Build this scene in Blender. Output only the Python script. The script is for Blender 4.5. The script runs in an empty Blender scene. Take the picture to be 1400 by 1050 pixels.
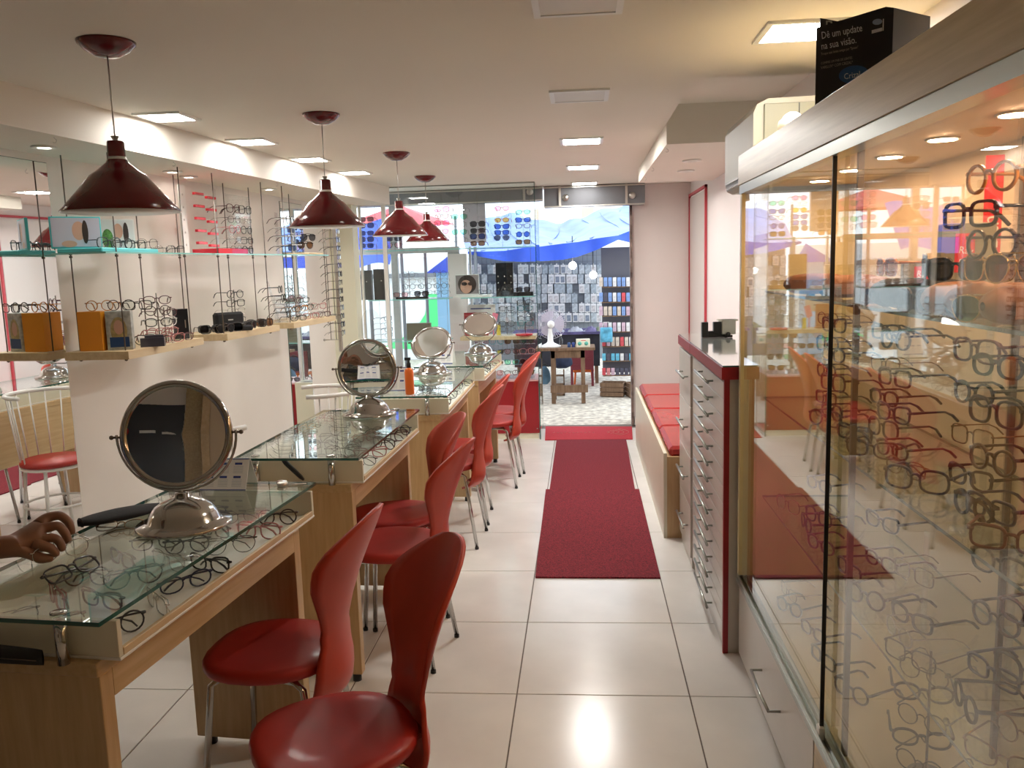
import bpy, math, random
from math import sin, cos, pi, radians, atan2
from mathutils import Matrix, Vector
random.seed(11)
S = bpy.context.scene
COL = S.collection

# ------------------------------------------------------------ camera, world, exposure
F, YAW, PITCH, ROLL, H = 1157.4, -.085147, -.141206, -.029467, 1.4986
def cam_basis():
    f = Vector((sin(YAW)*cos(PITCH), cos(YAW)*cos(PITCH), sin(PITCH)))
    r = Vector((cos(YAW), -sin(YAW), 0)); u = r.cross(f)
    c, s = cos(ROLL), sin(ROLL)
    return c*r+s*u, -s*r+c*u, f
CR, CU, CF = cam_basis()
CC = Vector((0, 0, H))
cd = bpy.data.cameras.new('camera'); cam = bpy.data.objects.new('camera', cd); COL.objects.link(cam)
m = Matrix(((CR.x, CU.x, -CF.x, 0), (CR.y, CU.y, -CF.y, 0), (CR.z, CU.z, -CF.z, H), (0, 0, 0, 1)))
cam.matrix_world = m
cd.sensor_width = 36; cd.lens = F/1400*36; cd.clip_start = .05; cd.clip_end = 200
S.camera = cam
W = bpy.data.worlds.new('overcast_sky'); S.world = W; W.use_nodes = True
bg = W.node_tree.nodes['Background']; bg.inputs[0].default_value = (.86, .93, 1, 1); bg.inputs[1].default_value = 1.35
S.view_settings.view_transform = 'Standard'; S.view_settings.look = 'None'
S.view_settings.exposure = 1.05; S.view_settings.gamma = 1; S.view_settings.use_curve_mapping = False
S.cycles.transparent_max_bounces = 24; S.cycles.max_bounces = 9; S.cycles.glossy_bounces = 5
S.cycles.sample_clamp_indirect = 4
PANEL_SIDE, PANEL_POWER, SPOT_POWER, CASE_POWER = 30.0, 80.0, 25.0, 95.0

def dirn(px, py): return CF + (px-700)/F*CR - (py-525)/F*CU
def atZ(px, py, z): d = dirn(px, py); return CC + d*((z-H)/d.z)      # where a line of sight meets a real level
def atY(px, py, y): d = dirn(px, py); return CC + d*(y/d.y)
def atX(px, py, x): d = dirn(px, py); return CC + d*(x/d.x)

# ------------------------------------------------------------ materials
def mat(name, col=(.8, .8, .8), rough=.5, metal=0., noise=0., nscale=8., bump=0., emit=None, power=0., col2=None, spec=None, coat=0.):
    M = bpy.data.materials.new(name); M.use_nodes = True
    nt = M.node_tree; b = nt.nodes['Principled BSDF']
    b.inputs['Base Color'].default_value = (*col, 1); b.inputs['Roughness'].default_value = rough; b.inputs['Metallic'].default_value = metal
    if spec is not None: b.inputs['Specular IOR Level'].default_value = spec
    if coat: b.inputs['Coat Weight'].default_value = coat; b.inputs['Coat Roughness'].default_value = .1
    if noise or bump or col2:
        tc = nt.nodes.new('ShaderNodeTexCoord'); n = nt.nodes.new('ShaderNodeTexNoise')
        n.inputs['Scale'].default_value = nscale; n.inputs['Detail'].default_value = 5
        nt.links.new(tc.outputs['Object'], n.inputs['Vector'])
        if noise or col2:
            r = nt.nodes.new('ShaderNodeValToRGB')
            c2 = col2 or tuple(max(0, c*(1-noise)) for c in col)
            r.color_ramp.elements[0].position = .35; r.color_ramp.elements[1].position = .65
            r.color_ramp.elements[0].color = (*c2, 1); r.color_ramp.elements[1].color = (*col, 1)
            nt.links.new(n.outputs['Fac'], r.inputs['Fac']); nt.links.new(r.outputs['Color'], b.inputs['Base Color'])
        if bump:
            bp = nt.nodes.new('ShaderNodeBump'); bp.inputs['Strength'].default_value = bump; bp.inputs['Distance'].default_value = .004
            nt.links.new(n.outputs['Fac'], bp.inputs['Height']); nt.links.new(bp.outputs['Normal'], b.inputs['Normal'])
    if emit: b.inputs['Emission Color'].default_value = (*emit, 1); b.inputs['Emission Strength'].default_value = power
    return M
def wood(name, a, b_, scale=(3, 3, 40), rough=.38, axis='z'):
    M = bpy.data.materials.new(name); M.use_nodes = True; nt = M.node_tree; b = nt.nodes['Principled BSDF']
    tc = nt.nodes.new('ShaderNodeTexCoord'); mp = nt.nodes.new('ShaderNodeMapping'); n = nt.nodes.new('ShaderNodeTexNoise')
    mp.inputs['Scale'].default_value = scale; n.inputs['Scale'].default_value = 2.2; n.inputs['Detail'].default_value = 7
    r = nt.nodes.new('ShaderNodeValToRGB'); r.color_ramp.elements[0].position = .3; r.color_ramp.elements[1].position = .7
    r.color_ramp.elements[0].color = (*a, 1); r.color_ramp.elements[1].color = (*b_, 1)
    nt.links.new(tc.outputs['Object'], mp.inputs['Vector']); nt.links.new(mp.outputs['Vector'], n.inputs['Vector'])
    nt.links.new(n.outputs['Fac'], r.inputs['Fac']); nt.links.new(r.outputs['Color'], b.inputs['Base Color'])
    b.inputs['Roughness'].default_value = rough
    return M
def glass(name, tint=(.93, .98, .96), ior=1.5, boost=1.0):
    M = bpy.data.materials.new(name); M.use_nodes = True; nt = M.node_tree
    nt.nodes.remove(nt.nodes['Principled BSDF']); out = nt.nodes['Material Output']
    t = nt.nodes.new('ShaderNodeBsdfTransparent'); t.inputs[0].default_value = (*tint, 1)
    g = nt.nodes.new('ShaderNodeBsdfGlossy'); g.inputs['Roughness'].default_value = .01; g.inputs[0].default_value = (1, 1, 1, 1)
    f = nt.nodes.new('ShaderNodeFresnel'); f.inputs[0].default_value = ior
    geo = nt.nodes.new('ShaderNodeNewGeometry')                        # back faces use the same thin-pane reflectance
    mth = nt.nodes.new('ShaderNodeMath'); mth.operation = 'MULTIPLY'; mth.inputs[1].default_value = boost; mth.use_clamp = True
    inv = nt.nodes.new('ShaderNodeMath'); inv.operation = 'DIVIDE'; inv.inputs[0].default_value = 1.0; inv.inputs[1].default_value = ior
    mix = nt.nodes.new('ShaderNodeMix'); mix.data_type = 'FLOAT'
    mix.inputs[2].default_value = ior; mix.inputs[3].default_value = 1/ior
    nt.links.new(geo.outputs['Backfacing'], mix.inputs[0]); nt.links.new(mix.outputs[0], f.inputs[0])
    nt.links.new(f.outputs[0], mth.inputs[0])
    x = nt.nodes.new('ShaderNodeMixShader'); nt.links.new(mth.outputs[0], x.inputs[0])
    nt.links.new(t.outputs[0], x.inputs[1]); nt.links.new(g.outputs[0], x.inputs[2]); nt.links.new(x.outputs[0], out.inputs[0])
    return M
m_wall = mat('wall_paint', (.84, .79, .73), .6, noise=.05, nscale=1.5)
m_wallR = mat('rose_white_paint', (.86, .79, .76), .55, noise=.04, nscale=2)
m_ceil = mat('ceiling_paint', (.82, .77, .68), .7, noise=.03, nscale=1.2)
m_col = mat('cream_paint', (.80, .79, .62), .5, noise=.04, nscale=2)
m_tile = mat('porcelain_tile', (.80, .78, .74), .2, noise=.09, nscale=3.5, bump=.05)
m_grout = mat('dark_grout', (.16, .13, .11), .9)
m_maple = wood('maple_laminate', (.50, .33, .16), (.60, .42, .22), (30, 30, 2.5))
m_mapleH = wood('maple_laminate_long', (.50, .34, .16), (.60, .43, .23), (30, 2, 30))
m_tan = wood('tan_laminate', (.45, .32, .14), (.57, .43, .21), (40, 1.6, 40), .35)
m_shelf = wood('birch_shelf', (.62, .46, .26), (.72, .57, .35), (20, 2, 20), .45)
m_cream = mat('cream_laminate', (.74, .70, .55), .4, noise=.03, nscale=4)
m_white = mat('white_laminate', (.85, .84, .79), .35)
m_grey_lam = mat('warm_grey_laminate', (.62, .58, .52), .28, noise=.04, nscale=6)
m_red = mat('red_leatherette', (.40, .020, .014), .5, noise=.10, nscale=14, bump=.12, coat=.1)
m_redshell = mat('orange_red_leatherette', (.52, .045, .017), .45, noise=.14, nscale=6, bump=.12, coat=.1)
m_redgloss = mat('red_enamel', (.13, .006, .009), .16, coat=.4)
m_redlam = mat('red_laminate', (.30, .012, .018), .35)
m_redcush = mat('red_vinyl', (.45, .030, .028), .22, noise=.06, nscale=9, bump=.1)
m_carpet = mat('red_carpet_pile', (.30, .018, .034), .95, nscale=150, bump=1.0, col2=(.085, .006, .012))
m_mat2 = mat('door_mat_pile', (.50, .02, .035), .9, nscale=200, bump=.7, col2=(.36, .015, .025))
m_chrome = mat('chrome', (.52, .51, .49), .11, 1.)
m_steel = mat('brushed_steel', (.62, .60, .56), .28, 1.)
m_alu = mat('aluminium', (.36, .38, .35), .28, .85)
m_rod = mat('dark_steel_rod', (.16, .13, .11), .35, .8)
m_black = mat('black_plastic', (.012, .012, .013), .45)
m_blackm = mat('black_card', (.012, .013, .017), .3, coat=.2)
m_fabblk = mat('black_fabric', (.015, .015, .017), .8, bump=.3, nscale=90)
m_wplastic = mat('white_plastic', (.82, .82, .78), .3)
m_wmetal = mat('white_painted_metal', (.80, .79, .76), .3)
m_mirror = mat('mirror_silver', (.90, .91, .90), .003, 1.)
m_glass = glass('clear_glass')
m_casegl = glass('display_case_glass', (.97, .98, .96), 1.52)
m_shopgl = glass('shopfront_glass', (.95, .985, .985), 1.5)
m_tabgl = glass('tabletop_glass', (.93, .975, .955), 1.55, 1.1)
m_edge = mat('green_glass_edge', (.01, .09, .065), .12, coat=.5)
m_edgel = mat('aqua_glass_edge', (.30, .66, .60), .15, coat=.3)
m_acryl = glass('acrylic', (.93, .93, .93), 1.45)
m_panel = mat('led_diffuser', (.9, .9, .9), .5, emit=(1, .97, .92), power=PANEL_POWER)
m_panels = mat('side_led_diffuser', (.9, .9, .9), .5, emit=(1, .97, .93), power=PANEL_SIDE)
m_paneld = mat('dim_led_diffuser', (.9, .9, .9), .5, emit=(1, .97, .93), power=9)
m_spot = mat('spot_lens', (.9, .9, .9), .5, emit=(1, .93, .82), power=SPOT_POWER)
m_case_spot = mat('warm_spot_lens', (.9, .9, .9), .5, emit=(1, .60, .33), power=CASE_POWER)
m_off = mat('unlit_diffuser', (.72, .70, .64), .4)
m_paper = mat('white_paper', (.82, .82, .80), .6)
m_blue = mat('blue_print', (.03, .06, .25), .5)
m_teal = mat('teal_card', (.09, .52, .54), .4)
m_orange = mat('orange_card', (.85, .32, .02), .4)
m_orangeb = mat('orange_plastic', (.85, .17, .02), .3)
m_reda = mat('red_acrylic', (.65, .02, .04), .2, coat=.4)
m_skin = mat('skin', (.27, .125, .070), .5, noise=.12, nscale=30, bump=.15)
m_hair = mat('dark_hair', (.02, .014, .01), .6, bump=.6, nscale=120)
m_shirt = mat('blue_grey_cotton', (.11, .14, .24), .85, bump=.2, nscale=60)
m_trous = mat('dark_denim', (.03, .035, .06), .9, bump=.2, nscale=80)
m_tarp = mat('blue_tarpaulin', (.05, .14, .85), .45, noise=.25, nscale=3, bump=.5)
m_tarpl = mat('lit_blue_tarpaulin', (.17, .30, .74), .4, noise=.3, nscale=3.5, bump=.6)  # blue of the lit roof sheet, daylight painted into the lighter tone
m_stone = mat('pale_stone_paving', (.72, .67, .56), .85, nscale=16, bump=1., col2=(.36, .32, .27))
m_oldwood = wood('weathered_wood', (.13, .075, .04), (.24, .15, .09), (20, 20, 3), .8)
m_greymetal = mat('grey_painted_steel', (.20, .21, .23), .5, noise=.1, nscale=5)
m_brown = mat('brown_leather', (.32, .13, .05), .65, noise=.3, nscale=12, bump=.2)
m_casein = mat('case_lining', (.74, .61, .44), .5, noise=.04, nscale=2)
m_offwhite = mat('off_white_plaster', (.86, .88, .90), .7, noise=.05, nscale=1)
m_green = mat('green_sign_paint', (.10, .75, .25), .5)
m_lblue = mat('light_blue_paint', (.35, .65, .90), .5)
m_pinkcan = mat('red_canopy_cloth', (.75, .10, .12), .6)
m_pink = mat('pink_plastic', (.85, .2, .3), .4)
m_yellow = mat('yellow_card', (.85, .7, .1), .4)

# ------------------------------------------------------------ mesh builder
class MB:
    def __init__(s): s.v = []; s.f = []; s.mi = []; s.sm = []
    def add(s, vs, fs, mi=0, smooth=False):
        o = len(s.v); s.v += [tuple(v) for v in vs]
        for f in fs: s.f.append(tuple(i+o for i in f)); s.mi.append(mi); s.sm.append(smooth)
        return s
    def box(s, x0, y0, z0, x1, y1, z1, mi=0, M=None, bev=0):
        if bev:
            b = min(bev, (x1-x0)/2.01, (y1-y0)/2.01, (z1-z0)/2.01)
            X, Y, Z = (x0, x1), (y0, y1), (z0, z1); vs = []; ids = {}
            for i in (0, 1):
                for j in (0, 1):
                    for k in (0, 1):
                        sx, sy, sz = (b if i == 0 else -b), (b if j == 0 else -b), (b if k == 0 else -b)
                        for a, p in enumerate(((X[i], Y[j]+sy, Z[k]+sz), (X[i]+sx, Y[j], Z[k]+sz), (X[i]+sx, Y[j]+sy, Z[k]))):
                            ids[i, j, k, a] = len(vs); vs.append(p)
            g = lambda *k: ids[k]; fs = []
            for i in (0, 1):
                q = [g(i, 0, 0, 0), g(i, 0, 1, 0), g(i, 1, 1, 0), g(i, 1, 0, 0)]; fs.append(q if i == 0 else q[::-1])
                q = [g(0, i, 0, 1), g(1, i, 0, 1), g(1, i, 1, 1), g(0, i, 1, 1)]; fs.append(q if i == 0 else q[::-1])
                q = [g(0, 0, i, 2), g(0, 1, i, 2), g(1, 1, i, 2), g(1, 0, i, 2)]; fs.append(q if i == 0 else q[::-1])
            for i in (0, 1):
                for j in (0, 1):
                    q = [g(i, j, 0, 0), g(i, j, 1, 0), g(i, j, 1, 1), g(i, j, 0, 1)]; fs.append(q if i != j else q[::-1])
                    q = [g(i, 0, j, 0), g(i, 1, j, 0), g(i, 1, j, 2), g(i, 0, j, 2)]; fs.append(q if i == j else q[::-1])
                    q = [g(0, i, j, 1), g(1, i, j, 1), g(1, i, j, 2), g(0, i, j, 2)]; fs.append(q if i != j else q[::-1])
                    for k in (0, 1):
                        q = [g(i, j, k, 0), g(i, j, k, 1), g(i, j, k, 2)]; fs.append(q if (i+j+k) % 2 else q[::-1])
        else:
            vs = [(x0, y0, z0), (x1, y0, z0), (x1, y1, z0), (x0, y1, z0), (x0, y0, z1), (x1, y0, z1), (x1, y1, z1), (x0, y1, z1)]
            fs = [(0, 3, 2, 1), (4, 5, 6, 7), (0, 1, 5, 4), (1, 2, 6, 5), (2, 3, 7, 6), (3, 0, 4, 7)]
        if M: vs = [M @ Vector(v) for v in vs]
        return s.add(vs, fs, mi)
    def prism(s, poly, z0, z1, mi=0, M=None):
        n = len(poly); vs = [(x, y, z0) for x, y in poly]+[(x, y, z1) for x, y in poly]
        if M: vs = [M @ Vector(v) for v in vs]
        fs = [tuple(range(n))[::-1], tuple(range(n, 2*n))]+[(i, (i+1) % n, n+(i+1) % n, n+i) for i in range(n)]
        return s.add(vs, fs, mi)
    def tube(s, pts, r, n=8, closed=False, mi=0, smooth=True, flat=1.):
        P = [Vector(p) for p in pts]; k = len(P); vs = []; fs = []
        rr = r if isinstance(r, (list, tuple)) else [r]*k
        up = None
        for i, p in enumerate(P):
            if closed: t = P[(i+1) % k]-P[i-1]
            else: t = P[min(i+1, k-1)]-P[max(i-1, 0)]
            t.normalize()
            if up is None: up = Vector((0, 0, 1)) if abs(t.z) < .9 else Vector((1, 0, 0))
            a = up-t*up.dot(t)
            if a.length < 1e-6: a = t.orthogonal()
            a.normalize(); b = t.cross(a); up = a
            for j in range(n):
                an = 2*pi*(j+.5)/n; vs.append(p+(a*cos(an)+b*sin(an)*flat)*rr[i])
        for i in range(k if closed else k-1):
            for j in range(n):
                i2 = (i+1) % k; fs.append((i*n+j, i*n+(j+1) % n, i2*n+(j+1) % n, i2*n+j))
        if not closed: fs.append(tuple(range(n))[::-1]); fs.append(tuple(range((k-1)*n, k*n)))
        return s.add(vs, fs, mi, smooth)
    def lathe(s, prof, c=(0, 0, 0), n=32, mi=0, M=None, smooth=True):
        vs = []; fs = []; k = len(prof)
        for r, z in prof:
            for j in range(n): a = 2*pi*j/n; vs.append(Vector((r*cos(a), r*sin(a), z)))
        for i in range(k-1):
            for j in range(n): fs.append((i*n+j, i*n+(j+1) % n, (i+1)*n+(j+1) % n, (i+1)*n+j))
        if prof[0][0] > 1e-4: fs.append(tuple(range(n))[::-1])
        if prof[-1][0] > 1e-4: fs.append(tuple(range((k-1)*n, k*n)))
        if M: vs = [M @ v for v in vs]
        vs = [v+Vector(c) for v in vs]
        return s.add(vs, fs, mi, smooth)
    def ball(s, c, r, n=12, mi=0, M=None):
        rx, ry, rz = r if isinstance(r, (tuple, list)) else (r, r, r); vs = []; fs = []; k = n//2+1
        for i in range(k):
            th = pi*i/(k-1)
            for j in range(n): a = 2*pi*j/n; vs.append(Vector((rx*sin(th)*cos(a), ry*sin(th)*sin(a), -rz*cos(th))))
        for i in range(k-1):
            for j in range(n): fs.append((i*n+j, i*n+(j+1) % n, (i+1)*n+(j+1) % n, (i+1)*n+j))
        if M: vs = [M @ v for v in vs]
        return s.add([v+Vector(c) for v in vs], fs, mi, True)
    def grid(s, fn, nu, nv, mi=0, smooth=True):
        vs = [fn(i/nu, j/nv) for i in range(nu+1) for j in range(nv+1)]
        fs = [(i*(nv+1)+j, (i+1)*(nv+1)+j, (i+1)*(nv+1)+j+1, i*(nv+1)+j+1) for i in range(nu) for j in range(nv)]
        return s.add(vs, fs, mi, smooth)
    def mesh(s, name, mats):
        me = bpy.data.meshes.new(name); me.from_pydata(s.v, [], s.f)
        for m_ in (mats if isinstance(mats, (list, tuple)) else [mats]): me.materials.append(m_)
        me.polygons.foreach_set('material_index', s.mi); me.polygons.foreach_set('use_smooth', s.sm); me.update()
        return me
    def build(s, name, mats, parent=None, loc=None):
        return link(name, s.mesh(name, mats), parent, loc)
def link(name, data, parent=None, loc=None, rot=None):
    o = bpy.data.objects.new(name, data); COL.objects.link(o)
    if parent: o.parent = parent
    if loc is not None: o.location = loc
    if rot is not None: o.rotation_euler = rot
    return o
def tag(o, label, cat, group=None, kind=None):
    if label: o['label'] = label
    if cat: o['category'] = cat
    if group: o['group'] = group
    if kind: o['kind'] = kind
    return o
def thing(name, label, cat, loc=(0, 0, 0), rz=0., group=None):
    o = link(name, None, None, loc, (0, 0, rz)); o.empty_display_size = .05
    return tag(o, label, cat, group)
def struct(name, mb, m_, label=None):
    o = mb.build(name, m_); o['kind'] = 'structure'
    if label: o['label'] = label
    return o
def smooth_mod(o, lv=1):
    md = o.modifiers.new('subsurf', 'SUBSURF'); md.levels = lv; md.render_levels = lv
def solid(o, t, off=0):
    md = o.modifiers.new('solid', 'SOLIDIFY'); md.thickness = t; md.offset = off
ORD = ['nearest the camera', 'second', 'third', 'fourth', 'fifth', 'sixth', 'seventh', 'eighth', 'ninth', 'tenth', 'eleventh', 'twelfth',
       'thirteenth', 'fourteenth', 'fifteenth', 'sixteenth', 'seventeenth', 'eighteenth', 'nineteenth', 'twentieth', 'twenty-first', 'twenty-second']
O2 = ['first']+ORD[1:]
def text(txt, size, m_, parent, loc, rot, name='lettering', ext=.0004, sx=1.):
    c = bpy.data.curves.new(name, 'FONT'); c.body = txt; c.size = size; c.extrude = ext; c.resolution_u = 2
    c.materials.append(m_); t = bpy.data.objects.new('t', c); COL.objects.link(t); bpy.context.view_layer.update()
    me = bpy.data.meshes.new_from_object(t.evaluated_get(bpy.context.evaluated_depsgraph_get())); bpy.data.objects.remove(t)
    o = link(name, me, parent, loc, rot); o.scale = (sx, 1, 1)
    return o

# ------------------------------------------------------------ the room
CZ, SZ = 2.16, 2.015
def wallx(y): return -2.29+.065*(y-3.5)
def beamx(y): return -1.94+.083*(y-2.82)
YB, YF = -1.7, 7.12
fl = link('floor', None); fl['kind'] = 'structure'; fl['label'] = 'floor of large pale porcelain tiles'
base = MB().box(-2.9, YB, -.08, 1.2, 7.76, -.004).build('grout_bed', m_grout, fl)
T = .6; X0, Y0 = -.2526, 3.3838
tm = MB().box(.0022, .0022, -.02, T-.0022, T-.0022, 0, bev=.0012).mesh('tile', m_tile)
nt_ = 0
for i in range(-4, 3):
    for j in range(-9, 8):
        x, y = X0+T*i, Y0+T*j
        if x+T < -2.75 or x > 1.15 or y+T < YB or y+T > 7.8: continue
        t = link('tile', tm, fl, (x, y, 0)); t.rotation_euler.z = 0
cl = MB()
cl.box(-2.2, YB, CZ, .43, 7.76, 2.42); cl.box(.43, YB, CZ, 1.2, 3.33, 2.42); cl.box(.43, 4.36, 2.06, 1.2, 6.45, 2.42); cl.box(.43, 6.45, CZ, 1.2, 7.76, 2.42)
cl.box(.43, 3.33, 2.25, 1.2, 4.36, 2.42)
struct('ceiling', cl, m_ceil, 'off-white ceiling with a recess above the air conditioner')
struct('trim_1', MB().prism([(beamx(YB), YB), (beamx(7.1), 7.1), (wallx(7.1)-.2, 7.1), (wallx(YB)-.2, YB)], SZ, CZ+.05), m_ceil, 'lowered white soffit with downlights over the rod-hung shelves')
struct('wall_left', MB().prism([(wallx(YB), YB), (wallx(7.12), 7.12), (wallx(7.12)-.12, 7.12), (wallx(YB)-.12, YB)], -.02, 2.3), m_wall)
struct('wall_right', MB().box(.97, YB, -.02, 1.1, 7.76, 2.4), m_wallR)
struct('wall_back', MB().box(-2.9, YB-.1, -.02, 1.2, YB, 2.4), m_wall)
struct('wall_front', MB().box(.452, 7.74, -.02, 1.2, 8.0, 2.42).box(-3.2, 7.70, 2.165, 1.2, 8.0, 2.9).box(-3.4, 7.66, -.02, -2.25, 8.0, 2.9), m_wallR)
struct('trim_2', MB().box(-2.1, 6.93, -.0, -1.868, 7.1, SZ), m_col, 'cream painted pillar between the wall and shopfront')
struct('baseboard_right', MB().box(.46, 7.70, 0, .97, 7.74, .07), m_white)
# corner mirror with red frame on right wall
rt = struct('trim_3', MB().box(.950, 7.70, .05, .968, 7.72, 2.055).box(.950, 6.72, 2.035, .968, 7.72, 2.055).box(.950, 6.72, .05, .968, 6.74, 2.055), mat('faded_red_trim', (.55, .07, .09), .4), 'thin red frame around the tall wall panel')
pnl = MB().box(.958, 6.755, .05, .969, 7.69, 2.02).build('panel', mat('pale_panel', (.78, .74, .70), .15), rt)
# small hooks and rim of door jamb
struct('trim_4', MB().box(.432, 7.66, 0, .452, 7.76, 2.0), mat('peeling_dark_jamb', (.34, .26, .22), .7, nscale=9, col2=(.05, .03, .03)), 'peeling dark door jamb')

# wall mirrors
def wall_mirror(y0, y1, z0, z1, label):
    o = thing('wall_mirror', label, 'mirror', (wallx(y0), y0, z0), 0)
    ang = -math.atan(.065); L = (y1-y0)/cos(ang); o.rotation_euler.z = ang
    MB().box(.0006, 0, 0, .004, L, z1-z0).build('backing', m_edge, o)
    MB().box(.0042, .002, .002, .0052, L-.002, z1-z0-.002).build('mirror_glass', m_mirror, o)
    return o
wall_mirror(1.2, 3.56, .12, 1.985, 'tall wide wall mirror beside the orange box shelf, reflecting the shopfront')
wall_mirror(5.97, 6.37, .12, 1.985, 'narrow tall wall mirror strip near the pillar')

# ------------------------------------------------------------ ceiling lights
def panel(p, w, d, lit, label, name='ceiling_light', side_=False):
    o = thing(name, label, 'ceiling light', (p.x, p.y, CZ), 0, 'recessed ceiling panels')
    b = MB(); f = .018
    for a in ((-w/2-f, -d/2-f, w/2+f, -d/2), (-w/2-f, d/2, w/2+f, d/2+f), (-w/2-f, -d/2, -w/2, d/2), (w/2, -d/2, w/2+f, d/2)):
        b.box(a[0], a[1], -.008, a[2], a[3], -.0005)
    b.build('frame', m_wplastic, o)
    MB().box(-w/2, -d/2, -.006, w/2, d/2, -.001).build('diffuser', ({0: m_panel, 1: m_panels, 2: m_paneld}[int(side_)]) if lit else m_off, o)
side = [(228.5, 159), (345, 193), (424, 217.5), (485, 235.5)]
for k, q in enumerate(side):
    panel(atZ(*q, CZ), .17, .17, True, 'lit square ceiling panel beside the soffit, %s from the door' % ['fourth', 'third', 'second', 'first'][k], side_=True)
for k, y in enumerate(()):
    panel(Vector((beamx(y)+.17, y, CZ)), .17, .17, True, 'lit square ceiling panel beside the soffit, %s from the door' % ['fifth', 'sixth'][k], side_=True)
cen = [(790, 0, 0), (792, 130, 0), (795, 192, 1), (797, 228, 1), (799, 250, 1)]
nm = ['unlit long ceiling panel above the aisle, nearest the case', 'unlit long ceiling panel above the near end of the aisle', 'lit long ceiling panel above the carpet, third from the door',
      'lit long ceiling panel above the carpet, second from the door', 'lit long ceiling panel right before the door shutter']
for k, (x, y, l) in enumerate(cen): panel(atZ(x, y, CZ), .20, .20, l, nm[k], side_=(2 if k == 4 else 0))
panel(Vector((.66, 2.70, CZ)), .20, .20, True, 'bright ceiling panel behind the black cardboard display', side_=True)
def spot(x, y, z, label, m_, r=.032):
    o = thing('downlight', label, 'downlight', (x, y, z), 0, 'small round downlights')
    MB().lathe([(r+.022, -.0005), (r+.024, -.006), (r+.004, -.009), (r, -.004)], n=24).build('trim_ring', m_wplastic, o)
    MB().lathe([(r, -.006), (.001, -.0075)], n=20).build('lens', m_, o)
k = 0
for q in ((60, 200), (236, 234), (258, 241), (368, 258)):
    p = atZ(*q, SZ); k += 1; spot(p.x, p.y, SZ, 'lit soffit downlight over the shelves, %s from the wide mirror' % O2[k-1], m_spot, .025)
for q, w in (((946, 219), 'nearer the air conditioner'), ((938, 233), 'farther from the air conditioner')):
    p = atZ(*q, 2.06); spot(p.x, p.y, 2.06, 'unlit downlight in the lowered ceiling, ' + w, m_off)

# ------------------------------------------------------------ pendant lamps
def pendant(x, y, label):
    o = thing('pendant_lamp', label, 'pendant lamp', (x, y, CZ), 0, 'red pendant lamps over the counters')
    MB().lathe([(.001, -.045), (.03, -.042), (.06, -.025), (.078, -.008), (.08, -.0005)], n=32).build('canopy', m_redgloss, o)
    MB().tube([(0, 0, -.04), (0, 0, -.275)], .0022, 6).build('cord', m_steel, o)
    MB().lathe([(.012, -.262), (.006, -.275), (.02, -.28)], n=16).build('cord_grip', m_steel, o)
    R = .165
    MB().lathe([(.001, -.275), (.022, -.276), (.024, -.28), (.025, -.325), (.032, -.338), (.06, -.362), (.078, -.374), (.12, -.425), (R, -.476), (R-.002, -.478)], n=48).build('lamp_shade', m_redgloss, o)
    li = MB().lathe([(R-.0012, -.4795), (.118, -.428), (.076, -.377), (.03, -.342), (.02, -.30)], n=48).build('shade_lining', m_wplastic, o)
    MB().lathe([(.001, -.465), (.015, -.455), (.024, -.43), (.022, -.405), (.014, -.38), (.013, -.35)], n=20).build('bulb', mat('frosted_bulb', (.85, .85, .82), .2), o)
for q, l in (((145, 57), 'red cone pendant lamp over the counter with the large round mirror'), ((439, 156), 'red cone pendant lamp, second in the row, over the counter with white chair'),
             ((542, 209), 'red cone pendant lamp over the counter with the orange bottle'), ((581, 241), 'red cone pendant lamp closest to the shopfront window')):
    p = atZ(*q, CZ); pendant(p.x, p.y, l)

# ------------------------------------------------------------ eyeglasses
def rim_pts(kind, sgn, seg=18):
    a, b, n = dict(round=(.0235, .0225, 2.0), square=(.0265, .0195, 3.6), oval=(.026, .019, 2.3), cat=(.027, .0195, 2.6), pilot=(.0285, .0245, 2.4), big=(.0285, .0235, 2.8))[kind]
    cx = a+.0085; out = []
    for i in range(seg):
        t = 2*pi*i/seg; c, s = cos(t), sin(t)
        x = a*math.copysign(abs(c)**(2/n), c); z = b*math.copysign(abs(s)**(2/n), s)
        if kind == 'cat' and x > 0 and z > 0: z += .006*(x/a); x += .003*(z/b)
        if kind == 'pilot': x *= (1 if z > 0 else 1+.18*z/b); z *= 1 if z < 0 else .85
        out.append((sgn*(cx+x), .004*((cx+x)/.06)**2, b+z))
    return out, a, b, cx
FCOL = {
 'black': ((.010, .010, .011), .25, 0), 'brown tortoise': ((.060, .020, .009), .3, 0), 'dark grey': ((.035, .035, .04), .35, 0), 'silver': ((.65, .64, .62), .18, 1),
 'gold': ((.75, .50, .20), .2, 1), 'burgundy': ((.085, .008, .014), .3, 0), 'rose': ((.55, .22, .22), .25, 0), 'navy': ((.010, .018, .06), .3, 0),
 'red': ((.60, .02, .02), .25, 0), 'amber': ((.55, .22, .05), .25, 0), 'teal': ((.02, .25, .28), .25, 0), 'bronze': ((.30, .17, .08), .25, 1), 'white': ((.75, .75, .72), .3, 0), 'gunmetal': ((.16, .15, .15), .25, 1)}
LCOL = {'clear': None, 'smoke': (.10, .10, .11), 'brown': (.24, .12, .05), 'blue': (.08, .14, .35), 'pink': (.75, .30, .42), 'orange': (.9, .38, .08), 'green': (.25, .60, .42), 'rosy': (.80, .45, .45)}
fm, lm = {}, {}
for k_, (c_, r_, me_) in FCOL.items(): fm[k_] = mat('frame_'+k_.replace(' ', '_'), c_, r_, me_, noise=(.6 if 'tortoise' in k_ else 0), nscale=120, coat=0 if me_ else .3)
for k_, c_ in LCOL.items(): lm[k_] = glass('lens_'+k_, (.93, .94, .92) if c_ is None else tuple(min(.95, c*1.3) for c in c_), 1.5, 1.2 if c_ is None else .45)
gcache = {}
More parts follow.
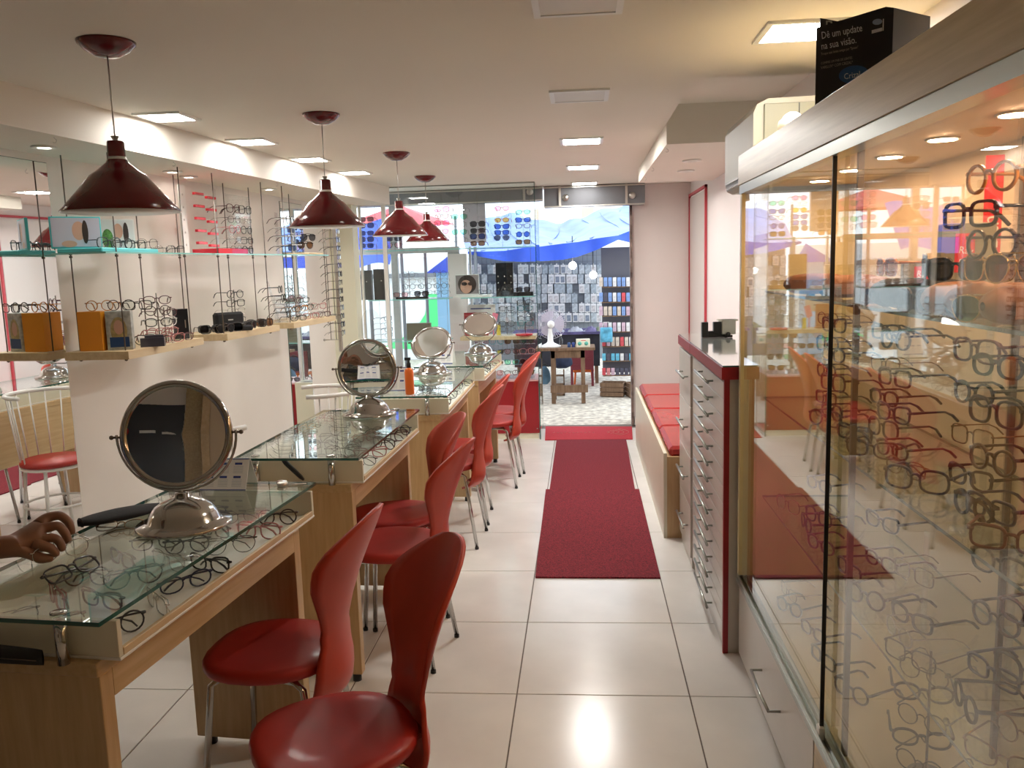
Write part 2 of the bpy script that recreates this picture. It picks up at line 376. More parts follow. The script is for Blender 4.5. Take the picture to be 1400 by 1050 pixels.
def gmesh(kind, thick, pose):
    key = (kind, thick, pose)
    if key in gcache: return gcache[key]
    fr = MB(); r = thick; lens = []
    for sg in (-1, 1):
        pts, a, b, cx = rim_pts(kind, sg); fr.tube(pts, r, 4, True, flat=1)
        l = MB(); n = len(pts); l.add([(p[0], p[1]+.0004, p[2]) for p in pts], [tuple(range(n))]); lens.append(l)
        hx = cx+a; fr.tube([(sg*(hx-.004), .003, b*1.45), (sg*(hx+.004), .005, b*1.5), (sg*(hx+.005), .009, b*1.5)], r*1.2, 4)
    fr.tube([(-.0105, 0, b*1.25), (-.004, -.001, b*1.5), (.004, -.001, b*1.5), (.0105, 0, b*1.25)], r*1.1, 4)
    if kind == 'pilot': fr.tube([(-.022, 0, b*1.86), (0, -.001, b*1.92), (.022, 0, b*1.86)], r, 4)
    tp = []
    for sg in (-1, 1):
        h = sg*(hx+.005); z = b*1.5; t = MB(); tr = [r*1.25, r*1.0, r*.95, r*1.2, r*1.1]
        if pose == 'open': t.tube([(h, .009, z), (h*.99, .05, z), (h*.98, .093, z-.001), (h*.97, .113, z-.010), (h*.95, .130, max(.003, z-.032))], tr, 4)
        else:
            d = .010+(.006 if sg > 0 else 0); t.tube([(h, .009, z), (h*.45, d+.002, z-.002), (-h*.25, d+.003, z-.006), (-h*.55, d+.004, z-.016), (-h*.72, d+.005, max(.003, z-.032))], tr, 4)
        tp.append(t)
    res = (fr, lens, tp); gcache[key] = res; return res
mcache = {}
used_labels = set()
def eyeglasses(loc, rz, kind, fc, lc, label, group, pose='open', thick=None, tilt=0., roll=0., name=None, cat=None, simple=False):
    thick = thick or (.0013 if FCOL[fc][2] else .0023)
    if simple: thick *= 1.15
    key = (kind, thick, pose, fc, lc, simple)
    if key not in mcache:
        fr, lens, tp = gmesh(kind, thick, pose)
        if simple:
            b = MB()
            for q in (fr, lens[0], lens[1], tp[0], tp[1]):
                o = len(b.v); b.v += q.v; b.f += [tuple(i+o for i in f) for f in q.f]; b.sm += q.sm; b.mi += [1 if q in lens else 0]*len(q.f)
            mcache[key] = [b.mesh('eyeglasses', [fm[fc], lm[lc]])]
        else:
            mcache[key] = [fr.mesh('frame', fm[fc])]+[l.mesh('lens', lm[lc]) for l in lens]+[t.mesh('temple', fm[fc]) for t in tp]
    ms = mcache[key]
    sun = lc != 'clear'
    name = name or ('sunglasses' if sun else 'eyeglasses')
    if label in used_labels: print('DUP LABEL', label)
    used_labels.add(label)
    o = tag(link(name, ms[0], None, loc), label, cat or name, group)
    o.rotation_euler = (tilt, roll, rz)
    for me, n_ in zip(ms[1:], ('lens', 'lens', 'temple', 'temple')): link(n_, me, o)
    return o
KINDS_ = ['round', 'square', 'oval', 'cat', 'pilot', 'big']
def kshape(k): return {'pilot': 'aviator', 'big': 'oversized', 'cat': 'cat-eye'}.get(k, k)

# ------------------------------------------------------------ counters
def counter(px, py, ang, L, D, label, word):
    o = thing('display_counter', label, 'counter', (px, py, 0), ang, 'wooden display counters with glass tops')
    P = lambda mb, n, m_: mb.build(n, m_, o)
    for y0 in (.045, L-.085):
        e = P(MB().box(-D+.01, y0, .03, -.045, y0+.04, .715, bev=.0015), 'end_panel', m_maple)
        [MB().lathe([(.016, 0), (.016, .03)], (x, y0+.02, 0), 12).build('foot', m_black, e) for x in (-D+.05, -.07)]
    P(MB().box(-D+.01, .04, .715, -.045, L-.04, .745, bev=.0015), 'wooden_top', m_mapleH)
    P(MB().box(-.075, .085, .655, -.045, L-.085, .715), 'apron', m_mapleH)
    P(MB().box(-D+.012, .085, .42, -D+.03, L-.085, .715), 'back_panel', m_mapleH)
    # tray
    tr = MB().box(-D+.03, .055, .7455, -.002, L-.02, .752, bev=.001).build('tray_floor', m_white, o)
    P(MB().box(-D+.03, .055, .7525, -.004, .068, .828, bev=.001), 'tray_side', m_cream)
    P(MB().box(-D+.03, L-.033, .7525, -.004, L-.02, .828, bev=.001), 'tray_side', m_cream)
    P(MB().box(-D+.03, .068, .7525, -D+.042, L-.033, .828, bev=.001), 'tray_back', m_cream)
    P(MB().box(-.012, .068, .7525, -.002, L-.033, .768, bev=.001), 'tray_lip', m_shelf)
    # posts and glass top
    for x in (-.11, -D+.07):
        for y in (.032, L-.0055):
            p = P(MB().lathe([(.012, .7455 if y < .2 else .7455), (.012, .8395)], (x, y, 0), 18), 'post', m_chrome)
            MB().lathe([(.016, .8505), (.016, .853), (.012, .8545), (.001, .8545)], (x, y, 0), 18).build('cap', m_chrome, p)
    g = MB(); g.box(-D, 0, .8405, 0, L, .8495)
    g.mi = [0, 0, 1, 1, 1, 1]
    g.build('glass_top', [m_tabgl, m_edge], o)
    return o
CN = [(-.921, 1.451, radians(-5.2), 1.035, .43, 'pale wood display counter with glass top and the largest round mirror', 'large mirror counter'),
      (-.779, 2.805, radians(-1.5), .985, .455, 'pale wood display counter under the second pendant, with leaning black comb', 'second counter'),
      (-.686, 4.17, radians(0), 1.13, .47, 'pale wood display counter carrying the orange spray bottle', 'orange bottle counter'),
      (-.643, 5.40, radians(-2), .95, .46, 'pale wood display counter closest to the shopfront', 'counter by the shopfront')]
for c in CN: counter(*c)
def on_counter(k, lx, ly, z=.8495):
    px, py, a = CN[k][:3]; return Vector((px+lx*cos(a)-ly*sin(a), py+lx*sin(a)+ly*cos(a), z))
tray_cols = ['dark grey', 'black', 'brown tortoise', 'silver', 'gunmetal', 'burgundy', 'navy', 'rose']
rnd = random.Random(5)
for ci in range(4):
    L, D = CN[ci][3], CN[ci][4]
    ny = [7, 6, 6, 5][ci]; wd = CN[ci][6]
    for r in range(3 if ci < 3 else 2):
        for j in range(ny):
            lx = -.075-r*.125+rnd.uniform(-.012, .012); ly = .14+(L-.26)*j/(ny-1)+rnd.uniform(-.012, .012)
            fc = tray_cols[(j*3+r*2+ci) % 8]; kd = KINDS_[(j+r*2+ci) % 6]
            rowname = ['customer-side', 'middle', 'staff-side'][r]
            eyeglasses(on_counter(ci, lx, ly, .7535), CN[ci][2]+rnd.uniform(.2, 1.0)-.9*(j % 2), kd, fc, 'clear',
                       '%s %s eyeglasses, %s of the %s row, %s' % (fc, kshape(kd), 'nearest' if j == 0 else O2[j], rowname, wd), 'eyeglasses under the glass of the '+wd, pose='folded', tilt=rnd.uniform(-.5, -.2)*0)

# ------------------------------------------------------------ chairs
def chair(x, y, a, label):
    o = thing('dining_chair', label, 'chair', (x, y, 0), a, 'red chairs along the counters')
    # seat: rounded pad
    n = 28; poly = []
    for i in range(n):
        t = 2*pi*i/n; c, s = cos(t), sin(t); e = 2/2.6
        poly.append((.188*math.copysign(abs(c)**e, c)+(.006 if c < 0 else 0), (.185-.018*(c > .2)*c)*math.copysign(abs(s)**e, s)))
    b = MB(); rings = [(.92, .418), (.98, .421), (1, .430), (1, .442), (.975, .450), (.85, .4535), (.45, .451), (.1, .450)]
    for sc, z in rings: b.v += [(px*sc, py*sc, z) for px, py in poly]
    for r in range(len(rings)-1):
        for i in range(n): b.f.append((r*n+i, r*n+(i+1) % n, (r+1)*n+(i+1) % n, (r+1)*n+i)); b.mi.append(0); b.sm.append(True)
    b.f += [tuple(range(n))[::-1], tuple(range((len(rings)-1)*n, len(rings)*n))]; b.mi += [0, 0]; b.sm += [False, True]
    b.build('seat', m_red, o)
    # back shell: oval above, waist, flared tail below the seat
    prof = [(.312, .165, .078), (.328, .192, .104), (.350, .212, .128), (.40, .216, .134), (.45, .207, .118), (.50, .205, .100), (.54, .210, .096), (.60, .226, .122), (.66, .246, .152), (.72, .270, .168), (.765, .290, .160), (.80, .306, .134), (.832, .319, .096), (.853, .327, .057), (.860, .330, .02)]
    nv = 12
    def sh(u, v):
        k_ = u*(len(prof)-1); i = min(int(k_), len(prof)-2); f = k_-i
        z, xx, w = [prof[i][q]*(1-f)+prof[i+1][q]*f for q in range(3)]
        t = (v-.5)*2; cv = .045*(w/.13)**2
        if z < .50: cv = .020+.022*(.5-z)/.1
        return Vector((xx-cv*t*t, w*t, z))
    s = MB().grid(sh, 26, nv).build('backrest', m_redshell, o); solid(s, .011); 
    lg = MB()
    for sx, sy in ((-1, -1), (-1, 1), (1, -1), (1, 1)):
        x0, x1 = (.12*sx, .165*sx) if sx < 0 else (.12, .188)
        MB().tube([(.03*sx, .10*sy, .404), (x0*.9, .118*sy, .402), (x0+.012*sx, .124*sy, .385), (x1, .155*sy, .012)], .0095, 10).lathe([(.0105, .0), (.0105, .012), (.0095, .013)], (x1, .155*sy, 0), 12, mi=1).build('leg', [m_chrome, m_black], o)
    MB().tube([(-.10, .10, .400), (-.10, -.10, .400)], .008, 8).tube([(.10, .10, .400), (.10, -.10, .400)], .008, 8).box(.15, -.04, .396, .212, .04, .408).build('seat_frame', m_chrome, o)
    return o
CH = [(-.585, 1.765, 32, 'red moulded chair closest to the camera, at the large mirror counter'),
      (-.885, 2.205, -4, 'red moulded chair tucked under the far end of the large mirror counter'),
      (-.74, 3.11, -8, 'red moulded chair at the near end of the second counter'),
      (-.83, 3.50, 22, 'red moulded chair tucked at the far end of the second counter'),
      (-.76, 4.47, -3, 'red moulded chair at the near end of the orange bottle counter'),
      (-.76, 4.87, 2, 'red moulded chair at the far end of the orange bottle counter'),
      (-.65, 5.68, 0, 'red moulded chair at the near end of the counter by the shopfront'),
      (-.64, 6.055, 6, 'red moulded chair closest to the shopfront')]
for x, y, a, l in CH: chair(x, y, radians(a), l)

def staff_chair(x, y, a, label):
    o = thing('metal_chair', label, 'chair', (x, y, 0), a, 'white metal chairs behind the counters')
    MB().lathe([(.16, .445), (.175, .452), (.175, .468), (.16, .478), (.001, .482)], n=32).build('seat', m_red, o)
    MB().tube([(.165*cos(2*pi*i/24), .165*sin(2*pi*i/24), .436) for i in range(24)], .009, 8, True).tube([(.175*cos(2*pi*i/24), .175*sin(2*pi*i/24), .22) for i in range(24)], .007, 8, True).build('seat_ring', m_wmetal, o)
    for k in range(4):
        t = pi/4+k*pi/2
        MB().tube([(.155*cos(t), .155*sin(t), .434), (.175*cos(t), .175*sin(t), .22), (.20*cos(t), .20*sin(t), .004)], .010, 8).build('leg', m_wmetal, o)
    arc = [(.21*cos(t), .21*sin(t), .85) for t in [pi*(-.62+1.24*i/16) for i in range(17)]]
    MB().tube(arc, .012, 10).build('back_rail', m_wmetal, o)
    for k in range(9):
        t = pi*(-.52+1.04*k/8)
        MB().tube([(.205*cos(t), .205*sin(t), .842), (.162*cos(t), .162*sin(t), .44)], .0045, 6).build('spindle', m_wmetal, o)
    return o
staff_chair(-1.42, 4.40, radians(22), 'white metal spindle chair with red seat, beside the orange bottle counter')
staff_chair(-1.617, 3.47, radians(-132), 'white metal spindle chair between the wall and the second counter')

# ------------------------------------------------------------ table mirrors
def table_mirror(p, zc, r, yaw, tilt, label, sc=1.):
    o = thing('table_mirror', label, 'mirror', p, yaw, 'chrome table mirrors on the counters')
    # local: disc faces -y
    MB().lathe([(.116*sc, 0), (.12*sc, .004), (.117*sc, .011), (.096*sc, .014), (.090*sc, .020), (.084*sc, .036), (.070*sc, .054), (.050*sc, .067), (.026*sc, .075), (.018*sc, .078), (.017*sc, .088), (.001, .090)], n=48).build('base', m_chrome, o)
    c = zc-p[2]; R = r+.011
    arc = [(R*cos(t), 0, c+R*sin(t)) for t in [pi+pi*i/24 for i in range(25)]]
    arc = [(x, 0, (z if z > .092 else .092)) for x, _, z in arc]
    MB().tube([(-R, 0, c+.006)]+arc+[(R, 0, c+.006)], .0035, 8).tube([(0, 0, .074), (0, 0, c-R+.003)], .006, 8).build('yoke', m_chrome, o)
    f = link('disc_frame', None, o, (0, 0, c)); bpy.data.objects.remove(f)
    Mt = Matrix.Rotation(tilt, 4, 'X') @ Matrix.Rotation(pi/2, 4, 'X')
    rim = MB(); prof = []
    for i in range(12):
        t = 2*pi*i/12; prof.append((r-.006+.010*cos(t), .010*sin(t)))
    n = 56; vs = []
    for i in range(n):
        a = 2*pi*i/n
        for q, z in prof: vs.append(Mt @ Vector((q*cos(a), q*sin(a), z))+Vector((0, 0, c)))
    rim.add(vs, [(i*12+j, ((i+1) % n)*12+j, ((i+1) % n)*12+(j+1) % 12, i*12+(j+1) % 12) for i in range(n) for j in range(12)], 0, True)
    rim.build('rim', m_chrome, o)
    MB().lathe([(r-.010, .004), (.001, .0045)], (0, 0, c), 48, M=Mt, smooth=False).build('mirror_glass', m_mirror, o)
    MB().lathe([(r-.010, -.004), (.001, -.0045)], (0, 0, c), 48, M=Mt, smooth=False).build('mirror_back', m_mirror, o)
    for sg in (-1, 1):
        MB().tube([(sg*(r-.002), 0, c), (sg*(R+.012), 0, c)], .003, 8).ball((sg*(R+.013), 0, c), .006, 10).build('pivot', m_rod, o)
table_mirror(Vector((-1.04, 2.05, .8497)), 1.09, .137, radians(10.2), radians(-9.5), 'largest round chrome table mirror, on the counter closest to the camera')
table_mirror(Vector((-.955, 3.66, .8497)), 1.058, .128, radians(4), radians(0), 'round chrome table mirror on the second counter, by the white chair', 1.0)
table_mirror(Vector((-.915, 5.06, .8497)), 1.038, .120, radians(-8), radians(-44), 'tilted chrome table mirror beside the orange bottle', 1.0)
table_mirror(Vector((-.752, 6.16, .8497)), 1.065, .122, radians(-3), radians(-50), 'strongly tilted chrome table mirror closest to the shopfront', 1.0)

# ------------------------------------------------------------ small things on counters
def tent_card(p, rz, w, h, label):
    o = thing('desk_calendar', label, 'calendar', p, rz, 'desk calendars on the counters')
    b = .045
    for sg in (-1, 1):
        q = MB().add([(-w/2, sg*b, 0), (w/2, sg*b, 0), (w/2, sg*.002, h), (-w/2, sg*.002, h)], [(0, 1, 2, 3)]).build('card', m_paper, o); solid(q, .0016)
        d = MB()
        def on(u0, v0, u1, v1, mi):
            P = lambda u, v: (-w/2+w*u, sg*(b-(b-.002)*v+.0018), h*v)
            d.add([P(u0, v0), P(u1, v0), P(u1, v1), P(u0, v1)], [(0, 1, 2, 3)], mi)
        on(0, 0, 1, .03, 0); on(0, .97, 1, 1, 0)
        for i in range(3):
            for j in range(2):
                on(.10+.3*i, .80-.42*j, .26+.3*i, .87-.42*j, 0)
                for r in range(5): on(.08+.3*i, .74-.42*j-.05*r, .29+.3*i, .755-.42*j-.05*r, 1)
        d.build('printed_grid', [m_blue, mat('grey_print', (.5, .52, .56), .6)], o)
p1 = atZ(318, 662, .8497)
tent_card(Vector((p1.x+.0, 2.44, .8497)), radians(-2), .145, .088, 'white desk calendar behind the largest round mirror')
p = atZ(545, 538, .8497)
tent_card(Vector((-1.0, 4.42, .8497)), radians(4), .13, .12, 'white and blue desk calendar behind the orange bottle')
tent_card(Vector((-.93, 5.62, .8497)), radians(-5), .13, .13, 'white and blue desk calendar beside the shopfront counter mirror')
# orange spray bottle
o = thing('spray_bottle', 'orange spray bottle with dark nozzle on a glass counter', 'bottle', (-.889, 4.24, .8497))
MB().lathe([(.020, 0), (.023, .004), (.023, .115), (.019, .130), (.010, .138)], n=24).build('bottle_body', m_orangeb, o)
MB().lathe([(.011, .138), (.011, .160), (.007, .164), (.007, .178)], n=16).box(-.020, -.006, .176, .010, .006, .190).build('nozzle', m_black, o)
# pouch with a pair of glasses in front
o = thing('glasses_pouch', 'black soft glasses pouch lying beside the hand', 'pouch', (-1.245, 2.105, .8497), radians(48))
def pch(u, v):
    x = (u-.5)*.21; w = .052*math.sqrt(max(.02, 1-(abs(u-.5)*2)**2.6)); a = 2*pi*v
    return Vector((x, w*cos(a), .014+.013*sin(a)*(1-.3*abs(u-.5)*2)))
MB().grid(pch, 20, 16).build('pouch_body', m_fabblk, o)
MB().tube([(-.098, .022*cos(2*pi*i/16), .014+.010*sin(2*pi*i/16)) for i in range(16)], .002, 5, True).build('mouth_seam', m_fabblk, o)
eyeglasses(Vector((-1.20, 2.02, .8497)), .25, 'oval', 'bronze', 'clear', 'thin bronze eyeglasses lying beside the black pouch', 'loose eyeglasses', pose='folded', tilt=-1.2)
# round tin and stick, comb
o = thing('round_tin', 'small round silver tin with a white stick at the counter end', 'tin', (-.918, 2.44, .8497))
MB().lathe([(.015, 0), (.016, .002), (.016, .010), (.013, .012), (.001, .012)], n=24).build('tin_body', m_steel, o)
MB().tube([(.016, .004, .003), (.07, .015, .003)], .002, 6).build('stick', m_white, o)
o = thing('hair_comb', 'black ribbed comb leaning on the second counter tray side', 'comb', (0, 0, 0))
a_, b_ = atY(385, 632, 2.825), atY(414, 657, 2.825)
a_.y = b_.y = 2.837; a_.z = .838; b_.z = .765; c_ = (a_+b_)/2
MB().tube([a_, a_.lerp(b_, .15), a_.lerp(b_, .5), b_.lerp(a_, .15), b_], [.006, .009, .009, .008, .004], 10, flat=.7).build('handle', m_black, o)
r_ = MB()
for i in range(9):
    q = a_.lerp(b_, .15+.08*i); r_.tube([q+Vector((0, -.006, -.008)), q+Vector((-.004, -.006, .006))], .0015, 4)
r_.build('teeth_rib', m_black, o)
# black spectacle case beside tray of the first counter
o = thing('glasses_case', 'black glasses case at the bottom corner of the counter closest to the camera', 'glasses case', (-1.14, 1.485, .7455), radians(-8))
MB().grid(lambda u, v: Vector(((u-.5)*.17, .014*cos(2*pi*v)*math.sqrt(max(.03, 1-(abs(u-.5)*2)**4)), .022+.020*sin(2*pi*v)*(1-.25*(u-.2)))), 18, 14).build('case_shell', m_fabblk, o)
MB().tube([(-.08, -.0145, .020), (.082, -.0145, .022)], .0012, 4).build('zip', m_rod, o)
# loose pair held by the person
eyeglasses(Vector((-1.215, 1.80, .8497)), .9, 'oval', 'silver', 'clear', 'thin silver eyeglasses under the reaching hand', 'loose eyeglasses', pose='open')
eyeglasses(Vector((-1.115, 1.70, .8497)), 1.2, 'square', 'dark grey', 'clear', 'dark grey eyeglasses lying on top of the glass near the hand', 'loose eyeglasses', pose='folded', tilt=-.9)

# ------------------------------------------------------------ shelves on rods
SH = [((-2.23, 3.50), (-1.955, 3.49), (-1.925, 4.16)), ((0, 0), (-1.885, 4.36), (-1.83, 5.00)), ((0, 0), (-1.80, 5.17), (-1.735, 5.86))]
LBL = ['pale wood shelf holding the orange box', 'pale wood shelf holding the black sunglasses cases', 'pale wood shelf near the narrow wall mirror']
WZ0, WZ1 = 1.137, 1.172
for k, (_, n_, f_) in enumerate(SH):
    o = thing('wooden_shelf', LBL[k], 'shelf', (n_[0], n_[1], WZ0), 0, 'wooden shelves hung on rods')
    ya, yb = n_[1], f_[1]; xa, xb = n_[0], f_[0]; dep = .29
    MB().prism([(0, 0), (xb-xa, yb-ya), (xb-xa-dep, yb-ya), (-dep, 0)], 0, WZ1-WZ0).build('shelf_board', m_shelf, o)
    for (rx, ry) in ((-.04, .05), (-dep+.03, .07), (xb-xa-.04, yb-ya-.05), (xb-xa-dep+.03, yb-ya-.07)):
        r = MB().tube([(rx, ry, -.012), (rx, ry, SZ-WZ0)], .0028, 6).build('rod', m_rod, o)
        MB().lathe([(.007, -.010), (.007, -.0005)], (rx, ry, 0), 10).lathe([(.007, 1.578-WZ0), (.007, 1.588-WZ0)], (rx, ry, 0), 10).build('rod_nut', m_rod, r)
    gy0, gy1 = [(-.12, .74), (-.10, .80-.09), (-.085, .60)][k]
    s_ = MB(); s_.prism([(.02+.08*gy0, gy0), (.02+.08*gy1, gy1), (.02+.08*gy1-.235, gy1), (.02+.08*gy0-.235, gy0)], 1.589-WZ0, 1.596-WZ0)
    s_.mi = [0, 0, 1, 1, 1, 1]; s_.build('glass_shelf', [m_glass, m_edgel], o)
GZ, WT = 1.5965, WZ1+.0005
GL = 'eyeglasses on the rod-hung shelves'
def srow(i, x, y, z, rz, kd, fc, lc, lab, **kw): eyeglasses(Vector((x, y, z)), rz, kd, fc, lc, lab, GL, **kw)
def stand(x, y, z, rows, dz, lab, rz=0, fcs=('black',), per=1, z0=.03, kinds=('round', 'square'), lc='clear', w=.15, cat='display stand', height=None, m_=None, word=None, gname=None, simple=False, sgn=1):
    """a display stand (base, pole, one bar per row) with eyeglasses hung on its bars"""
    o = thing('eyewear_stand', lab, cat, (x, y, z), rz, 'eyewear display stands')
    hgt = height or z0+dz*rows
    MB().box(-w*.42*per, -.035, 0, w*.42*per, .035, .008, bev=.002).build('base', m_ or m_acryl, o)
    MB().tube([(0, 0, .008), (0, 0, hgt)], .003, 6).build('pole', m_rod if m_ is None else m_, o)
    c, s = cos(rz), sin(rz)
    for r in range(rows):
        zz = z0+dz*r
        MB().tube([(-.02-.075*(per-1), -.004, zz+.030), (.02+.075*(per-1), -.004, zz+.030)], .0022, 5).build('bar', m_acryl if m_ is None else m_, o)
        for q in range(per):
            lx = (q-(per-1)/2)*.15; ly = -.016
            fc = fcs[(r*per+q) % len(fcs)]; kd = kinds[(r+q) % len(kinds)]; l_ = lc if isinstance(lc, str) else lc[(r*per+q) % len(lc)]
            sd = '' if per == 1 else (', mirror side' if q == 0 else ', door side')
            eyeglasses(Vector((x+lx*c-ly*s, y+lx*s+ly*c, z+zz)), rz, kd, fc, l_, '%s %s %s on the %s row up%s, %s' % (fc, kshape(kd), 'eyeglasses' if l_ == 'clear' else 'sunglasses', O2[r] if r else 'lowest', sd, word or lab), gname or GL, simple=simple)
    return o
A9 = radians(90)
# upper glass shelf: teal tray and teal frame with pictures
def picture_box(p, rz, w, h, d, mface, mside, label, shapes=()):
    o = thing('display_box', label, 'box', p, rz)
    MB().box(-w/2, 0, 0, w/2, d, h, bev=.002).build('box_body', mside, o)
    f = MB().box(-w/2+.006, -.0012, .008, w/2-.006, .0, h-.006).build('picture', mface, o)
    for i, (kind, cx, cz, rx, rzz, mm) in enumerate(shapes):
        b = MB()
        pts = [(cx+rx*cos(2*pi*t/20), -.0016-.0003*i, cz+rzz*sin(2*pi*t/20)) for t in range(20)] if kind == 'e' else [(cx-rx, -.0016-.0003*i, cz-rzz), (cx+rx, -.0016-.0003*i, cz-rzz), (cx+rx, -.0016-.0003*i, cz+rzz), (cx-rx, -.0016-.0003*i, cz+rzz)]
        b.add(pts, [tuple(range(len(pts)))]).build('printed_shape', mm, f)
    return o
m_face = mat('print_skin', (.62, .36, .26), .4); m_dh = mat('print_hair', (.05, .035, .03), .4); m_lav = mat('print_lavender', (.52, .50, .58), .4)
m_leafp = mat('print_leaves', (.15, .42, .10), .4, noise=.7, nscale=60); m_nav = mat('print_navy', (.02, .06, .18), .4); m_gold = mat('print_gold', (.55, .42, .18), .4, noise=.5, nscale=40); m_silv = mat('print_silver', (.55, .56, .52), .4, noise=.4, nscale=50)
# facing the aisle (+X): rotation so that local -y points to +x
FX = radians(75)
o = thing('teal_tray', 'turquoise display tray under the upper shelf picture', 'tray', (-2.10, 3.44, GZ), radians(0))
MB().box(-.10, 0, 0, .10, .48, .020, bev=.004).build('tray_body', m_teal, o)
picture_box(Vector((-2.155, 3.52, GZ+.0205)), radians(40), .20, .135, .012, m_lav, m_teal, 'turquoise framed picture of a model, beside the wide mirror on the upper shelf',
            (('e', .01, .075, .026, .04, m_face), ('e', .035, .07, .012, .05, m_dh), ('e', -.03, .02, .03, .014, m_face)))
picture_box(Vector((-2.16, 3.84, GZ+.0205)), radians(40), .17, .14, .010, mat('print_pale', (.74, .74, .72), .4), m_wplastic, 'white framed picture with green leaves on the upper shelf',
            (('e', -.035, .05, .024, .045, m_leafp), ('e', .012, .085, .020, .035, m_face), ('e', .045, .075, .012, .05, m_dh)))
for i, (y, kd, fc) in enumerate(((3.60, 'big', 'dark grey'), (3.70, 'round', 'black'), (3.80, 'square', 'black'), (3.90, 'big', 'gunmetal'))):
    srow(i, -2.055+.006*i, y, GZ+.0205, FX, kd, fc, 'clear', '%s %s eyeglasses, %s on the turquoise tray from the mirror' % (fc, kshape(kd), O2[i]))
for i, (y, kd, fc) in enumerate(((4.02, 'oval', 'silver'), (4.14, 'square', 'black'))):
    srow(i, -2.02, y, GZ, FX, kd, fc, 'clear', '%s %s eyeglasses standing between the turquoise and red trays, %s' % (fc, kshape(kd), O2[i]))
# red tray, red-pegged rack
o = thing('red_tray', 'red acrylic display tray on the upper glass shelf', 'tray', (-1.98, 4.42, GZ), radians(-4))
MB().prism([(-.09, 0), (.06, 0), (.085, .10), (.06, .34), (-.09, .34)], 0, .028).build('tray_body', m_reda, o)
o = thing('pegged_rack', 'white perforated eyewear rack with red pegs on the upper shelf', 'display rack', (-2.08, 4.34, GZ), radians(-4))
f_ = MB().box(-.004, 0, 0, .004, .06, .36).build('rack_panel', m_white, o)
for i in range(5): MB().tube([(.0045, .03, .05+.065*i), (.0055, .03, .05+.065*i)], .006, 10).build('hole_ring', m_steel, f_)
MB().box(.03, .30, 0, .036, .33, .36).build('acrylic_upright', m_acryl, o)
for i in range(5):
    for q in range(2):
        y0 = .10+.13*q; MB().box(.02, y0, .054+.065*i-.012*q, .038, y0+.095, .068+.065*i-.012*q, bev=.002).build('peg', m_reda, o)
for r in range(5):
    for q in range(2):
        fc = ['gunmetal', 'black', 'silver', 'dark grey', 'rose', 'black', 'gunmetal', 'silver', 'burgundy', 'black'][r*2+q]; kd = ['round', 'square', 'round', 'oval', 'big'][r]
        srow(0, -1.975+.008*q, 4.79+.15*q, GZ+.005+.058*r, radians(80), kd, fc, 'clear', '%s %s eyeglasses on the %s row up, %s of the clear upper rack' % (fc, kshape(kd), 'lowest' if r == 0 else O2[r], 'mirror side' if q == 0 else 'door side'))
o = thing('clear_rack', 'clear acrylic five-row rack on the upper glass shelf', 'display rack', (-1.995, 4.72, GZ), radians(-4))
MB().box(0, 0, 0, .004, .30, .34).build('acrylic_sheet', m_acryl, o)
for r in range(5): MB().box(.004, .01, .028+.058*r, .014, .29, .031+.058*r).build('ledge', m_acryl, o)
# side-view rack near the narrow mirror
o = thing('side_rack', 'clear rack with white bars on the upper shelf, by the narrow mirror', 'display rack', (-1.90, 5.24, GZ), 0)
MB().box(-.004, 0, 0, .004, .03, .26).build('upright', m_acryl, o)
for r in range(4): MB().box(-.006, -.005, .055+.055*r, .16, .002, .060+.055*r).build('bar', m_white, o)
for r in range(4):
    fc = ['black', 'dark grey', 'gunmetal', 'black'][r]
    srow(0, -1.80, 5.235, GZ+.022+.055*r, radians(90), ['square', 'pilot', 'square', 'big'][r], fc, ['smoke', 'clear', 'smoke', 'clear'][r], '%s eyewear pointing its temples at the wall, %s row of the white-barred rack' % (fc, 'lowest' if r == 0 else O2[r]))
for r, z in enumerate((0, .05, .13)):
    srow(0, -1.82+.02*r, 5.56, GZ+.04+z, radians(60), 'pilot', 'brown tortoise' if r == 2 else 'black', ['brown', 'smoke', 'brown'][r], 'dark sunglasses beside the narrow mirror on the upper shelf, %s from the bottom' % O2[r])
o = thing('birch_tray', 'thin birch tray on the upper shelf end', 'tray', (-1.90, 5.45, GZ), radians(-4))
MB().box(-.03, 0, 0, .13, .28, .012, bev=.002).build('tray_body', m_shelf, o)
MB().tube([(.04, .14, .012), (.04, .14, .21)], .003, 6).build('pole', m_rod, o)
# lower shelf 1
o = thing('orange_box', 'tall orange cardboard box on the wooden shelf', 'box', (-2.20, 3.535, WT), 0)
MB().box(0, 0, 0, .108, .02, .172, bev=.001).box(.001, .02, .0, .107, .11, .171).build('box_body', m_orange, o)
picture_box(Vector((-2.028, 3.56, WT)), radians(18), .105, .172, .05, m_silv, m_silv, 'silver framed photo of a blonde model beside the orange box',
            (('e', .0, .085, .034, .06, m_gold), ('e', .0, .10, .02, .032, m_face), ('r', 0, .035, .04, .022, m_nav)))
for i, (fc, kd, y, x) in enumerate((('amber', 'round', 3.60, -2.13), ('brown tortoise', 'round', 3.60, -2.03), ('black', 'square', 3.615, -1.965))):
    srow(i, x, y, WT+.1725 if i < 2 else WT+.1725, radians(15), kd, fc, 'clear', '%s %s eyeglasses resting on top of the %s' % (fc, kshape(kd), 'orange box' if i == 0 else ('silver framed photo, middle pair' if i == 1 else 'silver framed photo, door-side pair')))
stand(-2.0, 3.86, WT, 4, .052, 'thin rod stand of eyeglasses between silver photo and black box', radians(35), ('rose', 'black', 'brown tortoise', 'burgundy'), kinds=('round', 'oval'), word='thin rod stand behind the angular case')
o = thing('glasses_case', 'grey angular glasses case leaning in front of the silver photo', 'glasses case', (-1.955, 3.70, WT), radians(30))
